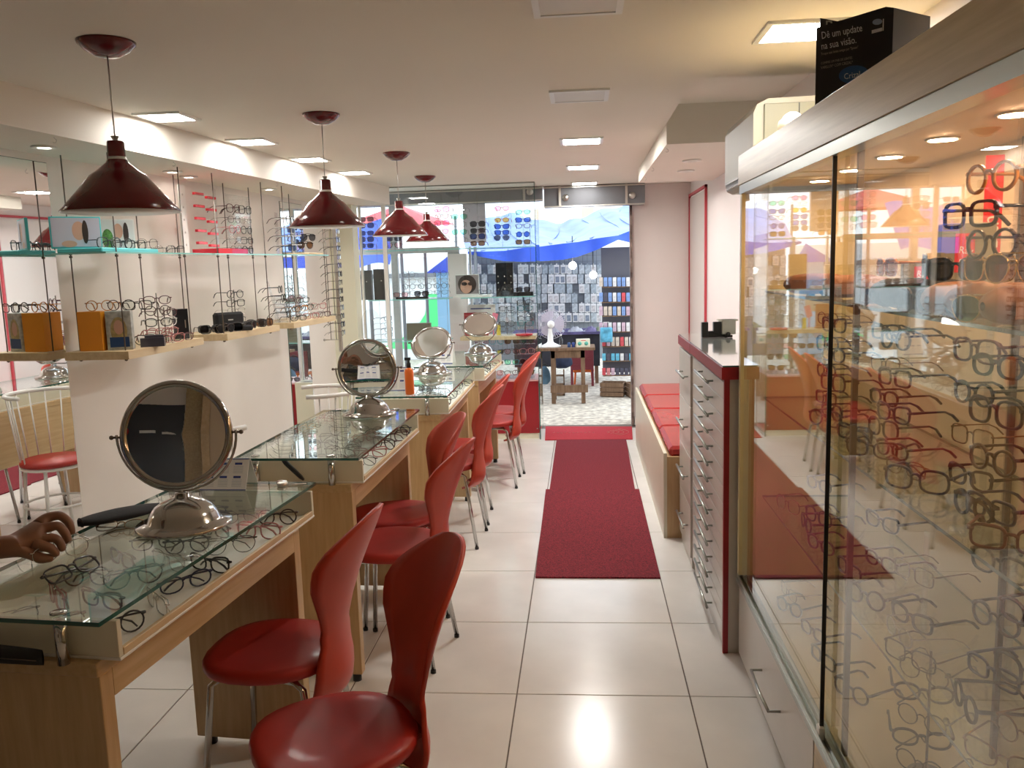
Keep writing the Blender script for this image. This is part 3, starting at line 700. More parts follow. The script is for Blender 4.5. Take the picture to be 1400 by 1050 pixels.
MB().prism([(-.05, -.012), (.05, -.022), (.058, .022), (-.045, .016)], 0, .04).prism([(-.03, -.01), (.05, -.012), (.045, .012), (-.03, .01)], .04, .052).build('case_shell', mat('charcoal_satin', (.06, .06, .08), .3), o)
for i, (x, y, fc, kd, rz) in enumerate(((-1.97, 3.92, 'rose', 'cat', 50), (-1.955, 4.00, 'burgundy', 'oval', 60), (-2.02, 3.80, 'black', 'pilot', 20), (-2.05, 3.95, 'rose', 'big', 45))):
    srow(i, x, y, WT, radians(rz), kd, fc, 'clear', '%s %s eyeglasses standing low on the shelf before the black box, %s' % (fc, kshape(kd), O2[i]))
stand(-2.03, 3.98, WT, 3, .045, 'small clear stand of rosy eyeglasses beside the black box', radians(60), ('rose', 'white', 'burgundy'), kinds=('oval', 'round'), word='small clear stand beside the black box')
o = thing('black_box', 'upright black box at the end of the orange box shelf', 'box', (-2.03, 4.085, WT), radians(22))
MB().box(-.01, 0, 0, .062, .03, .15, bev=.001).build('box_body', m_blackm, o)
MB().box(.045, -.0008, .055, .05, -.0001, .095).build('small_print', m_steel, o)
# lower shelf 2: black cases and pile of sunglasses
o = thing('glasses_case', 'large black glasses case in the sunglasses pile', 'glasses case', (-2.0, 4.66, WT), radians(50))
MB().box(-.085, -.025, 0, .085, .03, .10, bev=.012).build('case_shell', m_fabblk, o)
MB().box(-.015, -.0262, .055, .015, -.0253, .062).build('badge', m_steel, o)
o = thing('glasses_case', 'small black glasses case lying before the large one', 'glasses case', (-1.905, 4.58, WT), radians(25))
MB().box(-.07, -.022, 0, .07, .022, .030, bev=.008).build('case_shell', m_fabblk, o)
for i, (x, y, rz, kd, fc) in enumerate(((-1.98, 4.40, 40, 'big', 'black'), (-1.93, 4.46, 70, 'pilot', 'gunmetal'), (-1.94, 4.54, 20, 'big', 'black'), (-1.95, 4.70, 60, 'square', 'black'), (-1.89, 4.72, 85, 'pilot', 'gunmetal'),
                                  (-1.90, 4.82, 50, 'big', 'black'), (-1.88, 4.90, 65, 'big', 'brown tortoise'), (-2.04, 4.50, 30, 'square', 'dark grey'))):
    srow(i, x, y, WT+(.0 if i != 7 else 0), radians(rz), kd, fc, 'smoke' if i != 6 else 'brown', '%s %s sunglasses in the pile around the black cases, %s from the black box' % (fc, kshape(kd), O2[i]), pose='folded' if i % 2 else 'open')
stand(-2.03, 4.83, WT, 4, .048, 'four-row stand of thin eyeglasses behind the sunglasses pile', radians(60), ('gunmetal', 'silver', 'black', 'dark grey'), kinds=('oval', 'square', 'square', 'round'), word='stand behind the sunglasses pile')
# lower shelf 3
o = thing('slanted_rack', 'slanted clear rack with temples sticking out, on the mirror-side shelf', 'display rack', (-1.92, 5.24, WT), 0)
MB().prism([(0, 0), (.01, 0), (-.05, .26), (-.06, .26)], 0, .018, M=Matrix.Rotation(A9, 4, 'X')).build('slanted_bar', m_acryl, o)
MB().box(-.03, -.03, 0, .06, .03, .006).build('base', m_acryl, o)
for r in range(4):
    srow(0, -1.845-.016*r, 5.235, WT+.03+.052*r, radians(98), 'round', ['black', 'gunmetal', 'black', 'dark grey'][r], 'clear', 'eyeglasses on the slanted rack, temples to the wall, %s from the bottom' % O2[r], roll=0)
k = 0
for j in range(5):
    for r in range(3):
        x, y = -1.83+.012*j, 5.36+.095*j; k += 1
        fc = ['rose', 'black', 'brown tortoise', 'gunmetal', 'silver', 'amber', 'burgundy'][k % 7]; kd = ['round', 'oval', 'cat', 'square'][k % 4]
        if r == 2 and j > 2: continue
        srow(0, x-.03*r, y, WT+.052*r+(.0 if r == 0 else .004), radians(55), kd, fc, 'clear', '%s %s eyeglasses in the stepped cluster, %s column from the slanted rack, %s tier' % (fc, kshape(kd), O2[j], ['bottom', 'middle', 'top'][r]))
o = thing('stepped_rack', 'clear stepped rack carrying the eyeglasses cluster', 'display rack', (-1.88, 5.32, WT), radians(-6))
for r in (1, 2): MB().box(-.07-.02*r, 0, .050*r, -.0-.02*r, .46 if r == 1 else .28, .050*r+.003).build('step', m_acryl, o)
MB().box(-.10, 0, 0, -.096, .46, .16).build('back_sheet', m_acryl, o)
# tall display column with rows of temples
cx_ = atY(458, 300, 6.05)
o = thing('column_rack', 'tall steel column rack of eyeglasses in front of the cream pillar', 'display rack', (cx_.x-.01, 6.05, 0), 0)
MB().box(-.014, -.008, .895, .014, .008, 1.83, bev=.002).build('column', m_steel, o)
MB().tube([(-.10, 0, 1.80), (.0, 0, 1.80)], .004, 6).tube([(-.12, 0, .985), (.0, 0, .985)], .004, 6).ball((-.12, 0, .985), .010, 10).build('cross_bar', m_steel, o)
MB().tube([(-.07, .0, .985), (-.07, 0, 1.80)], .0025, 6).tube([(-.03, .0, .985), (-.03, 0, 1.80)], .0025, 6).build('wire', m_rod, o)
for r in range(13):
    z = 1.02+.0605*r
    MB().tube([(.012, 0, z+.03), (.036, 0, z+.03)], .003, 5).build('peg', m_black, o)
    eyeglasses(Vector((cx_.x+.022, 6.035, z)), radians(94), ['oval', 'square'][r % 2], ['gunmetal', 'black', 'dark grey'][r % 3], 'clear',
               'thin dark eyeglasses on the column rack, %s row from the bottom' % O2[r], 'eyeglasses on the column rack')
# shelf supports to the column rack: fixed on the shelf end
MB().box(-.30, .0, WZ0, -.0, .01, WZ1-.01).build('bracket', m_steel, o)
MB().tube([(0, 0, 1.82), (0, .0, 2.015)], .003, 6).build('hanger_rod', m_rod, o)

# ------------------------------------------------------------ storage cabinet
def cabinet(y0, y1, nd, hy0, hy1, label, xf=.512):
    o = thing('drawer_cabinet', label, 'cabinet', (xf, y0, 0), 0, 'drawer cabinets under the glass sheet')
    D = .955-xf
    MB().box(.018, 0, .0, D, y1-y0, 1.058).build('carcass', m_grey_lam, o)
    if nd > 6: MB().box(-.0, -.004, .0, .020, .012, 1.058, bev=.001).build('red_edge', m_redlam, o)
    h = (1.045-.055)/nd
    for i in range(nd):
        z = .055+h*i
        d = MB().box(0, .014 if nd > 6 else .003, z+.0015, .0175, y1-y0-.003, z+h-.0015, bev=.001).build('drawer', m_grey_lam, o)
        zz = z+h*.55
        MB().tube([(-.028, hy0-y0, zz), (-.028, hy1-y0, zz)], .0055, 10).tube([(-.028, hy0-y0+.05, zz), (.001, hy0-y0+.05, zz)], .004, 8).tube([(-.028, hy1-y0-.05, zz), (.001, hy1-y0-.05, zz)], .004, 8).build('handle', m_alu, d)
    MB().box(.01, .01, -.0, D, y1-y0-.01, .05).build('plinth', m_grey_lam, o)
cabinet(3.115, 4.005, 15, 3.33, 3.72, 'tall pale cabinet of fifteen slim drawers with red edging')
cabinet(4.01, 4.47, 4, 4.06, 4.36, 'tall pale cabinet of four deep drawers beside the red bench', .503)
o = thing('cabinet_top', 'red edged top with glass sheet over both drawer cabinets', 'counter top', (.50, 3.095, 1.0585), 0)
MB().prism([(0, 0), (.46, 0), (.46, 1.385), (-.002, 1.385), (-.002, .92), (0, .90)], 0, .045).build('red_board', m_redlam, o)
g = MB().prism([(.004, .004), (.46, .004), (.46, 1.381), (.002, 1.381), (.002, .92), (.004, .90)], .0455, .051); g.mi = [0, 0]+[1]*6
g.build('glass_sheet', [mat('painted_reflection_glass', (.58, .62, .58), .03, spec=1.0, coat=1.), m_edge], o)  # pale grey base paints in the wall's reflection on the glass
o = thing('bench_device', 'black notched holder and pale metal box on the cabinet', 'eyewear tool', (.66, 4.22, 1.111), radians(3))
MB().box(-.075, 0, .012, -.045, .03, .075, bev=.002).box(-.045, 0, .012, -.018, .03, .030).box(-.018, 0, .012, .02, .03, .075, bev=.002).box(-.075, .0, .0, .05, .03, .0125).build('notched_block', m_black, o)
MB().box(.02, .0, .012, .09, .05, .085, bev=.004).box(.005, .0, .077, .10, .055, .085).build('metal_box', mat('pale_metal', (.62, .62, .56), .35, .3), o)
MB().ball((.05, -.012, .014), .012, 12).box(.035, -.016, 0, .07, .0, .010).build('knob', m_black, o)

# ------------------------------------------------------------ bench
o = thing('waiting_bench', 'cream panelled waiting bench with four red cushions along the wall', 'bench', (.42, 4.48, 0), 0)
MB().box(.0, .0, 0, .018, 2.42, .470).build('front_panel', m_cream, o)
MB().box(.018, .0, 0, .535, .02, .45).build('end_panel', m_maple, o)
MB().box(.018, .02, .40, .535, 2.42, .440).build('seat_board', m_maple, o)
for i in range(4):
    y0 = .02+.598*i
    c_ = MB().box(.034, y0+.008, .4405, .53, y0+.590, .502, bev=.018).build('cushion', m_redcush, o)
    MB().tube([(.034, y0+.01, .476), (.034, y0+.588, .476)], .003, 6).build('piping', m_redcush, c_)

# ------------------------------------------------------------ carpets
def pt(px, py): q = atZ(px, py, 0); return (q.x, q.y)
def rug(name, poly, z, th, m_, label):
    o = tag(MB().prism(poly, z, z+th).build(name, m_), label, 'carpet', 'red carpets along the aisle'); return o
rug('carpet_runner', [(-.247, 3.885), (.347, 3.880), (.352, 5.46), (-.262, 5.47)], .0005, .008, m_carpet, 'dark red carpet strip laid on the aisle, closer to the camera')
rug('carpet_runner', [(-.237, 5.472), (.325, 5.462), (.350, 7.052), (-.237, 7.058)], .0005, .006, m_carpet, 'dark red carpet strip between the door mat and near strip')
o = rug('door_mat', [(-.335, 7.062), (.405, 7.056), (.43, 7.60), (-.355, 7.66)], .0005, .007, m_mat2, 'bright red door mat with worn pale pattern at the entrance')
m_worn = mat('worn_print', (.45, .22, .18), .9)
wr = MB()
for i in range(5):
    R1 = .05+.035*i
    wr.tube([(.16+R1*1.2*cos(t), 7.35+R1*.9*sin(t), .0078) for t in [-.9+1.8*j/12 for j in range(13)]], .0035, 4, flat=.2)
wr.build('worn_pattern', m_worn, o)
wr = MB()
for k in range(11): wr.tube([(-.28+.035*k, 7.33+.03*(k % 2), .0078), (-.262+.035*k, 7.37-.02*(k % 3), .0078)], .003, 4, flat=.2)
wr.build('worn_marks', m_worn, o)

# ------------------------------------------------------------ display case on the right
CX, CY0, CY1 = .56, -.9, 3.09
case = thing('display_case', 'large wood and glass display case with sliding panes full of eyewear', 'display case', (CX, CY1, 0), 0)
def cb(x0, y0, z0, x1, y1, z1, bev=0): return MB().box(x0-CX, y0-CY1, z0, x1-CX, y1-CY1, z1, bev=bev)
cb(.585, CY0, 0, .965, CY1, .30).build('base_body', m_tan, case)
for i, (a, b) in enumerate(((2.06, 3.085), (1.02, 2.05), (-.02, 1.01), (-.89, -.03))):
    d = cb(.567, a, .02, .5845, b, .295, .001).build('drawer_front', m_grey_lam if i == 0 else m_tan, case)
    hy = (a+b)/2-.03
    MB().tube([(-.028, hy-.13-CY1, .155), (-.030, hy-CY1, .150), (-.028, hy+.13-CY1, .155)], .005, 8).tube([(-.028, hy-.13-CY1, .155), (.008, hy-.13-CY1, .155)], .004, 8).tube([(-.028, hy+.13-CY1, .155), (.008, hy+.13-CY1, .155)], .004, 8).build('handle', m_alu, d)
cb(.556, CY0, .300, .600, CY1, .318).build('bottom_track', m_alu, case)
for x in (.560, .574, .592): cb(x-.0015, CY0, .318, x+.0015, CY1, .332).build('track_rib', m_alu, case)
cb(.556, CY0, 1.715, .600, CY1, 1.7455).build('top_track', m_alu, case)
cb(.552, CY0, 1.746, .965, CY1+.002, 1.846, .001).build('top_fascia', m_tan, case)
cb(.600, CY0, 1.735, .955, CY1-.03, 1.7455).build('case_ceiling', m_casein, case)
cb(.600, CY0, .301, .955, CY1-.03, .312).build('case_floor', m_casein, case)
cb(.955, CY0, .301, .965, CY1-.001, 1.7455).build('back_lining', m_casein, case)
cb(.560, CY1-.028, .332, .955, CY1, 1.7150).build('end_panel', mat('cream_post', (.70, .62, .36), .4), case)
for a, b, x in ((2.0, 3.06, .5665), (.95, 2.03, .583), (-.1, .98, .5665)):
    cb(x, a, .325, x+.005, b, 1.722).build('glass_pane', m_casegl, case)
cb(.5645, 1.996, .325, .574, 2.0005, 1.720).build('pane_seal', m_black, case)
cb(.560, 1.985, .318, .574, 2.012, .350, .002).build('pane_stop', m_wplastic, case)
for x, y in ((.60, 1.93), (.94, 1.93)): cb(x, y, .312, x+.012, y+.012, 1.735).build('upright', m_rod, case)
for z in (1.372, .995, .632):
    g = cb(.640, CY0+.1, z, .950, CY1-.04, z+.007); g.mi = [0, 0, 1, 1, 1, 1]; g.build('glass_shelf', [m_glass, m_edge], case)
for k, y in enumerate((2.86, 2.54, 2.23, 1.92, 1.61, 1.29, .95, .6)):
    s_ = MB().lathe([(.034, 1.7745), (.035, 1.772), (.028, 1.7715)], (.768-CX, y-CY1, -.040), 24).build('case_spot_ring', m_wplastic, case)
    MB().lathe([(.028, 1.7305), (.001, 1.7302)], (.768-CX, y-CY1, 0), 24).build('case_spot_lens', m_case_spot, s_)
CGL = 'eyewear inside the display case'
def cg(x, y, z, rz, kd, fc, lc, lab, **kw): eyeglasses(Vector((x, y, z)), rz, kd, fc, lc, lab, CGL, thick=.0017 if FCOL[fc][2] else .0033, **kw)
# top shelf of the case: leather cases, sunglasses, cards
ZS = 1.3795
CFX = radians(-90)   # front faces the aisle (-X)
cb_cols = ['gold', 'brown tortoise', 'black', 'bronze']
for i, (px, py, y, rz, bl) in enumerate(((1385, 432, 1.38, 15, 0), (1345, 428, 1.50, -30, 0), (1290, 418, 1.62, 30, 0), (1245, 412, 1.80, -12, 1), (1215, 410, 1.92, 30, 1), (1180, 408, 2.06, 60, 0), (1150, 402, 2.35, 20, 0), (1100, 396, 2.62, -20, 0))):
    x = min(.87, atY(px, py, y).x+.03)
    o = thing('leather_case', '%s glasses case on the top case shelf, %s from the camera' % ('black leather' if bl else 'brown leather', O2[i]), 'glasses case', (x, y, ZS), radians(rz), 'leather cases in the display case')
    mm_ = m_fabblk if bl else m_brown
    MB().grid(lambda u, v: Vector(((u-.5)*.18, .040*cos(2*pi*v)*math.sqrt(max(.02, 1-(abs(u-.5)*2)**3)), .033+.031*sin(2*pi*v)*math.sqrt(max(.05, 1-(abs(u-.5)*2)**4)))), 18, 14).build('case_shell', mm_, o)
    MB().prism([(-.065, -.039), (.065, -.039), (.035, -.035), (-.035, -.035)], .014, .046).build('case_flap', mm_, o)
for i, (x, y, rz, kd, fc, lc, dz) in enumerate(((.66, 1.37, -75, 'pilot', 'gold', 'brown', .0), (.655, 1.44, -60, 'pilot', 'gold', 'green', .0), (.68, 1.50, -80, 'big', 'gold', 'brown', .0), (.645, 1.57, -100, 'big', 'black', 'smoke', 0), (.685, 1.63, -60, 'square', 'black', 'smoke', 0),
                                              (.65, 1.73, -80, 'big', 'brown tortoise', 'brown', 0), (.70, 1.82, -110, 'big', 'black', 'smoke', 0), (.66, 1.99, -70, 'pilot', 'bronze', 'brown', 0), (.72, 2.10, -90, 'square', 'amber', 'brown', 0), (.70, 2.6, -70, 'big', 'black', 'smoke', 0), (.72, 2.78, -95, 'pilot', 'gold', 'brown', 0))):
    cg(x, y, ZS+(.066 if i in (0, 2, 4, 6, 8) else 0), radians(rz), kd, fc, lc, '%s %s sunglasses on the top case shelf, %s from the camera' % (fc, kshape(kd), O2[i]), pose='folded' if i % 3 == 0 else 'open')
m_greyc = mat('grey_card', (.30, .28, .22), .5); m_redc = mat('red_logo_card', (.75, .03, .05), .5)
def brand_card(px, y, rz, w, h, label):
    x = atY(px, 380, y).x
    o = thing('brand_card', label, 'card', (x, y, ZS), rz, 'brand cards on the top case shelf')
    MB().box(-w/2, 0, 0, w/2, .03, h, bev=.001).build('card_block', m_greyc, o)
    MB().box(-w*.34+.01, -.0012, h*.42, w*.02+.01, -.0002, h*.88).build('red_square', m_redc, o)
    text('Ray', w*.20, m_paper, o, (-w*.28+.01, -.0016, h*.65), (pi/2, .14, 0), ext=.0002, sx=.9)
    text('Ban', w*.20, m_paper, o, (-w*.28+.01, -.0016, h*.50), (pi/2, .14, 0), ext=.0002, sx=.9)
brand_card(1322, 1.86, radians(-8), .105, .175, 'grey card block with a red square logo on the top case shelf')
brand_card(1262, 2.14, radians(-8), .09, .095, 'small grey card block with red square logo farther along the shelf')
o = thing('red_label_strip', 'tall red strip sign with white lettering at the case back', 'sign', (atY(1357, 300, 1.95).x, 1.95, ZS), radians(-12))
MB().box(-.018, 0, 0, .018, .004, .32, bev=.0005).build('strip_board', m_redc, o)
text('Ray-Ban', .05, m_paper, o, (.012, -.0008, .03), (pi/2, -pi/2, 0), ext=.0002)
# acrylic tower with big frames in front corner
o = thing('acrylic_tower', 'clear acrylic tower holding three large frames on the top case shelf', 'display stand', (atY(1372, 300, 1.50).x+.02, 1.50, ZS), 0)
MB().box(-.03, -.05, 0, .03, .05, .006).box(-.003, -.004, .006, .003, .004, .34).build('tower_frame', m_acryl, o)
for i, (px, py, fc, kd) in enumerate(((1352, 352, 'brown tortoise', 'round'), (1322, 310, 'black', 'square'), (1352, 262, 'amber', 'round'))):
    p = atY(px, py, 1.47); MB().box(-.07, -.006, p.z-ZS+.026, .0, .0, p.z-ZS+.030).build('arm', m_acryl, o)
    cg(p.x, 1.47, p.z, radians(-76), kd, fc, 'clear', '%s %s frame on the acrylic tower, %s from the bottom' % (fc, kshape(kd), O2[i]))
# card box high in the case
# racks below: vertical acrylic strips with frames
def strip_rack(x, y, z0, zn, dz, word, fcs, kds, jig=0, rz=-76):
    o = thing('strip_rack', 'clear vertical eyewear strip in the display case, '+word, 'display rack', (x+.03, y, z0), 0, 'clear eyewear strips in the display case')
    MB().box(-.002, -.012, 0, .002, .012, dz*zn+.01).build('strip', m_acryl, o)
    for r in range(zn):
        MB().tube([(-.030, 0, dz*r+.034), (0, 0, dz*r+.034)], .0022, 5).build('peg', m_acryl, o)
        fc = fcs[(r*2+jig) % len(fcs)]; kd = kds[(r+jig) % len(kds)]
        cg(x, y, z0+dz*r+.004, radians(rz), kd, fc, 'clear', '%s %s eyeglasses, %s from the bottom on the strip %s' % (fc, kshape(kd), O2[r], word))
F1 = ['brown tortoise', 'black', 'dark grey', 'burgundy', 'black', 'navy', 'bronze']
K1 = ['square', 'round', 'big', 'oval', 'cat']
words_ = ['farthest along the middle shelf', 'sixth along the middle shelf', 'fifth along the middle shelf', 'fourth along the middle shelf', 'third along the middle shelf', 'second along the middle shelf', 'first along the middle shelf']
for i, y in enumerate((2.86, 2.58, 2.32, 2.08, 1.80, 1.58, 1.36)):
    strip_rack([.80, .74][i % 2], y, 1.003, 4, .088, words_[i], F1, K1, i)
for i, y in enumerate((2.70, 2.30, 1.92, 1.66, 1.42)):
    strip_rack([.74, .80][i % 2], y, .640, 3 if i > 2 else 2, .11, ['farthest', 'fourth', 'third', 'second', 'nearest'][i]+' on the lower shelf', F1, K1, i+2, -70)
for i, (x, y, rz, kd, fc) in enumerate(((.68, 1.36, -50, 'cat', 'bronze'), (.70, 1.55, -95, 'round', 'black'), (.67, 1.74, -60, 'square', 'gunmetal'), (.69, 1.86, -85, 'oval', 'silver'), (.68, 2.05, -60, 'round', 'brown tortoise'), (.70, 2.25, -80, 'square', 'dark grey'), (.68, 2.45, -70, 'oval', 'burgundy'), (.69, 2.65, -90, 'round', 'black'), (.68, 2.85, -70, 'big', 'bronze'))):
    cg(x, y, .6395, radians(rz), kd, fc, 'clear', '%s %s eyeglasses lying at the lower shelf edge, %s from the camera' % (fc, kshape(kd), O2[i]))
    if i < 7: cg(x+.02, y+.05, 1.0025, radians(rz+15), K1[i % 5], F1[(i+3) % 7], 'clear', '%s %s eyeglasses lying at the middle shelf edge, %s from the camera' % (F1[(i+3) % 7], kshape(K1[i % 5]), O2[i]), pose='folded' if i % 2 else 'open')
# wire tower on the case floor with interlocked frames
o = thing('wire_tower', 'slim wire tower of interlocked frames on the case floor', 'display stand', (.765, 1.86, .3125), 0)
MB().lathe([(.04, 0), (.04, .006), (.001, .006)], n=20).tube([(0, 0, .006), (0, 0, .30)], .003, 6).build('tower_pole', m_rod, o)
for r in range(5):
    cg(.745+.012*(r % 2), 1.85+.02*(r % 2), .3195+.056*r, radians(-50+35*(r % 2)), ['round', 'oval'][r % 2], ['gunmetal', 'dark grey'][r % 2], 'clear', 'thin dark eyeglasses on the wire tower of the case floor, %s from the bottom' % O2[r])
for i, (x, y, rz, kd, fc) in enumerate(((.68, 1.62, -80, 'round', 'dark grey'), (.66, 1.72, -40, 'oval', 'gunmetal'), (.70, 2.2, -60, 'round', 'brown tortoise'), (.68, 2.40, -75, 'square', 'black'), (.70, 2.58, -70, 'oval', 'burgundy'), (.67, 2.76, -60, 'round', 'dark grey'), (.70, 2.90, -80, 'cat', 'bronze'))):
    cg(x, y, .3125, radians(rz), kd, fc, 'clear', '%s %s eyeglasses on the case floor, %s from the camera' % (fc, kshape(kd), O2[i]))

# things above the case: cardboard display, air conditioner, camera
def board(name, pts, th, m_, parent):
    b = MB(); P = [Vector(p) for p in pts]; n_ = (P[1]-P[0]).cross(P[2]-P[0]).normalized()
    k = len(P); vs = [p for p in P]+[p+n_*th for p in P]
    b.add(vs, [tuple(range(k))[::-1], tuple(range(k, 2*k))]+[(i, (i+1) % k, k+(i+1) % k, k+i) for i in range(k)])
    return b.build(name, m_, parent)
ZT = 1.8465
m_poster = mat('dark_poster_print', (.016, .020, .028), .35, nscale=5, col2=(.040, .028, .020))
A_, B_, C_ = Vector((.585, 2.235, ZT)), Vector((.755, 2.20, ZT)), Vector((.89, 2.33, ZT))
cbx = thing('cardboard_display', 'black cardboard advertising display standing on the glass case', 'advertising display', A_, 0)
tA, tB, tC = atY(1116, 38, A_.y).z-ZT, atY(1222, 8, B_.y).z-ZT, atY(1279, 22, C_.y).z-ZT
d1 = (B_-A_); d2 = (C_-B_)
f1 = board('front_sheet', [(0, 0, 0), tuple(d1), (d1.x, d1.y, tB-.004), (d1.x*.9, d1.y*.9, tB), (0, 0, tA)], -.004, m_poster, cbx)
board('side_sheet', [tuple(d1), tuple(d1+d2), (d1.x+d2.x, d1.y+d2.y, tC), (d1.x, d1.y, tB-.004)], -.004, m_poster, cbx)
board('back_sheet', [(.035, .10, 0), (.25, .10, 0), (.25, .10, tA+.0), (.07, .10, tA+.040), (.035, .10, tA+.048)], -.004, m_poster, cbx)
ux = d1.normalized(); ang1 = atan2(ux.y, ux.x); lean = atan2(tB-tA, d1.length)*.55
def ct(s, sz, u, v, mm, sx=.8, sk=0.): 
    n_ = Vector((ux.y, -ux.x, 0)); p = ux*u+Vector((0, 0, v))+n_*.0012
    t = text(s, sz, mm, cbx, p, (0, 0, 0), ext=.0002, sx=sx); t.matrix_local = Matrix.Translation(p) @ Matrix.Rotation(ang1, 4, 'Z') @ Matrix.Rotation(pi/2, 4, 'X') @ Matrix.Rotation(lean, 4, 'Z') @ Matrix.Diagonal((sx, 1, 1, 1))
    return t
m_wtxt = mat('white_print', (.75, .76, .78), .5); m_dim = mat('dim_print', (.45, .43, .36), .5)
ct('Dê um update', .0245, .012, tA-.028, m_wtxt, .66); ct('na sua visão.', .0245, .012, tA-.053, m_wtxt, .66)
ct('Troque suas lentes antigas por "Eyezen"', .0085, .012, tA-.066, m_dim, .62)
ct('COMPRE UM PAR DE LENTES', .008, .012, tA-.088, m_dim, .7); ct('VARILUX* COM CRIZAL*', .0095, .012, tA-.099, m_dim, .7)
n_ = Vector((ux.y, -ux.x, 0))
ov = MB(); cc = ux*.088+Vector((0, 0, tA-.118)); 
ov.add([cc+n_*.0009+ux*(.034*cos(t))+Vector((0, 0, .021*sin(t)+.0*cos(t))) for t in [2*pi*i/28 for i in range(28)]], [tuple(range(28))])
ov.build('blue_oval', mat('blue_badge', (.03, .11, .30), .3), cbx)
ct('Crizal', .020, .066, tA-.128, m_wtxt, .8)
em = MB(); c2 = ux*.138+Vector((0, 0, tB-.045))
em.add([c2+n_*.0009+ux*(.011*cos(t))+Vector((0, 0, .007*sin(t)+.012)) for t in [2*pi*i/20 for i in range(20)]], [tuple(range(20))])
em.build('eye_emblem', mat('pale_blue_print', (.35, .45, .6), .4), cbx)
eb = MB(); P = lambda u, v: c2+n_*.0009+ux*u+Vector((0, 0, v))
eb.add([P(-.012, -.014), P(.011, -.010), P(.011, -.002), P(-.012, -.006)], [(0, 1, 2, 3)]).add([P(.012, -.010), P(.0145, -.0095), P(.0145, .018), P(.012, .0175)], [(0, 1, 2, 3)])
eb.build('emblem_plate', m_wtxt, cbx)
t = text('BO', .04, m_dim, cbx, (.045, .0945, tA+.012), (pi/2, 0, 0), ext=.0002)

ac = thing('air_conditioner', 'cream air conditioner unit in the ceiling recess above the drawer cabinet', 'air conditioner', (.60, 3.08, 1.755), 0)
def acp(u, v): return None
prof = [(.03, 0), (.008, .012), (0, .04), (0, .235), (.012, .262), (.05, .280), (.362, .285), (.362, 0)]
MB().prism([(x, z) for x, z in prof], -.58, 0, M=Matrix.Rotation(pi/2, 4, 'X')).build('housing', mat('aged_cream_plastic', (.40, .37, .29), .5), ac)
MB().box(.034, -.010, .03, .36, -.0005, .262, bev=.003).build('end_cover', mat('shaded_cream_plastic', (.26, .25, .18), .5), ac)  # darker copy of the housing cream, end face shade put into its colour
MB().box(.150, -.0125, .03, .1525, -.0102, .26).build('cover_seam', m_black, ac)
vt = MB(); [vt.box(.09, -.014, .060+.012*i, .15, -.0102, .065+.012*i) for i in range(8)]; vt.build('side_vent', m_wplastic, ac)
MB().box(-.004, .03, .035, .0, .55, .045).box(-.003, .05, .015, .004, .53, .022).build('air_flap', m_rod, ac)
MB().box(.18, -.0118, .17, .235, -.0102, .188).build('label_plate', m_paper, ac)
o = thing('security_camera', 'white ball security camera on top of the display case', 'camera', (.665, 2.80, ZT), 0)
MB().lathe([(.022, 0), (.024, .004), (.020, .022), (.012, .030)], n=20).build('mount', m_wplastic, o)
MB().ball((0, 0, .060), .036, 20).build('ball_housing', m_wplastic, o)
MB().lathe([(.020, -.012), (.021, .012), (.016, .016), (.001, .016)], (-.026, -.026, .052), 20, M=Matrix.Rotation(radians(-45), 4, 'Z') @ Matrix.Rotation(radians(-80), 4, 'X') @ Matrix.Rotation(pi, 4, 'X')).build('lens_tube', m_wplastic, o)
# ceiling hooks
hk = [(875, 0)]
for k, (x, y, z) in enumerate([(.445, 4.50, 2.06), (.447, 5.4, 2.06), (.447, 6.0, 2.06), (beamx(3.1)-.03, 3.1, SZ), (beamx(3.9)-.03, 3.9, SZ), (beamx(5.0)-.03, 5.0, SZ)]):
    o = MB().tube([(0, 0, 0), (0, 0, -.006)]+[(.008*sin(t), 0, -.014+.008*cos(t)) for t in [4*i/8 for i in range(9)]], .0013, 5).build('ceiling_hook', m_steel, None, (x, y, z))
    tag(o, 'tiny wire hook under the %s, %s from the camera' % ('lowered ceiling by the door' if k < 3 else 'soffit edge', O2[k % 3]), 'hook', 'tiny ceiling hooks')

# poster on the back wall, seen in the round mirror
o = thing('wall_poster', 'black poster with red emblem on the back wall, seen in the round mirror', 'poster', (-2.0, YB+.001, 1.0), 0)
MB().box(-.2, 0, 0, .60, .012, .86).build('poster_sheet', m_blackm, o)
MB().lathe([(.035, 0), (.001, .001)], (.18, .0125, .66), 24, M=Matrix.Rotation(-pi/2, 4, 'X')).build('red_emblem', m_redc, o)
for w, x, z in ((.10, .28, .645), (.10, .42, .635)): MB().box(x, .0122, z, x+w, .0132, z+.022).build('white_words', m_paper, o)
struct('trim_5', MB().box(-1.385, YB, 0, -1.27, YB+.10, CZ), m_tan, 'tan wooden post on the back wall')
o = thing('back_cabinet', 'cream cabinet with pale wooden frame against the back wall', 'cabinet', (-1.25, YB+.001, 0), 0)
MB().box(0, 0, 0, .90, .30, 2.0).build('cabinet_body', m_casein, o)
MB().box(.0, .301, 0, .05, .33, 2.0).box(.85, .301, 0, .90, .33, 2.0).box(.05, .301, 1.88, .85, .33, 2.0).build('front_frame', m_shelf, o)

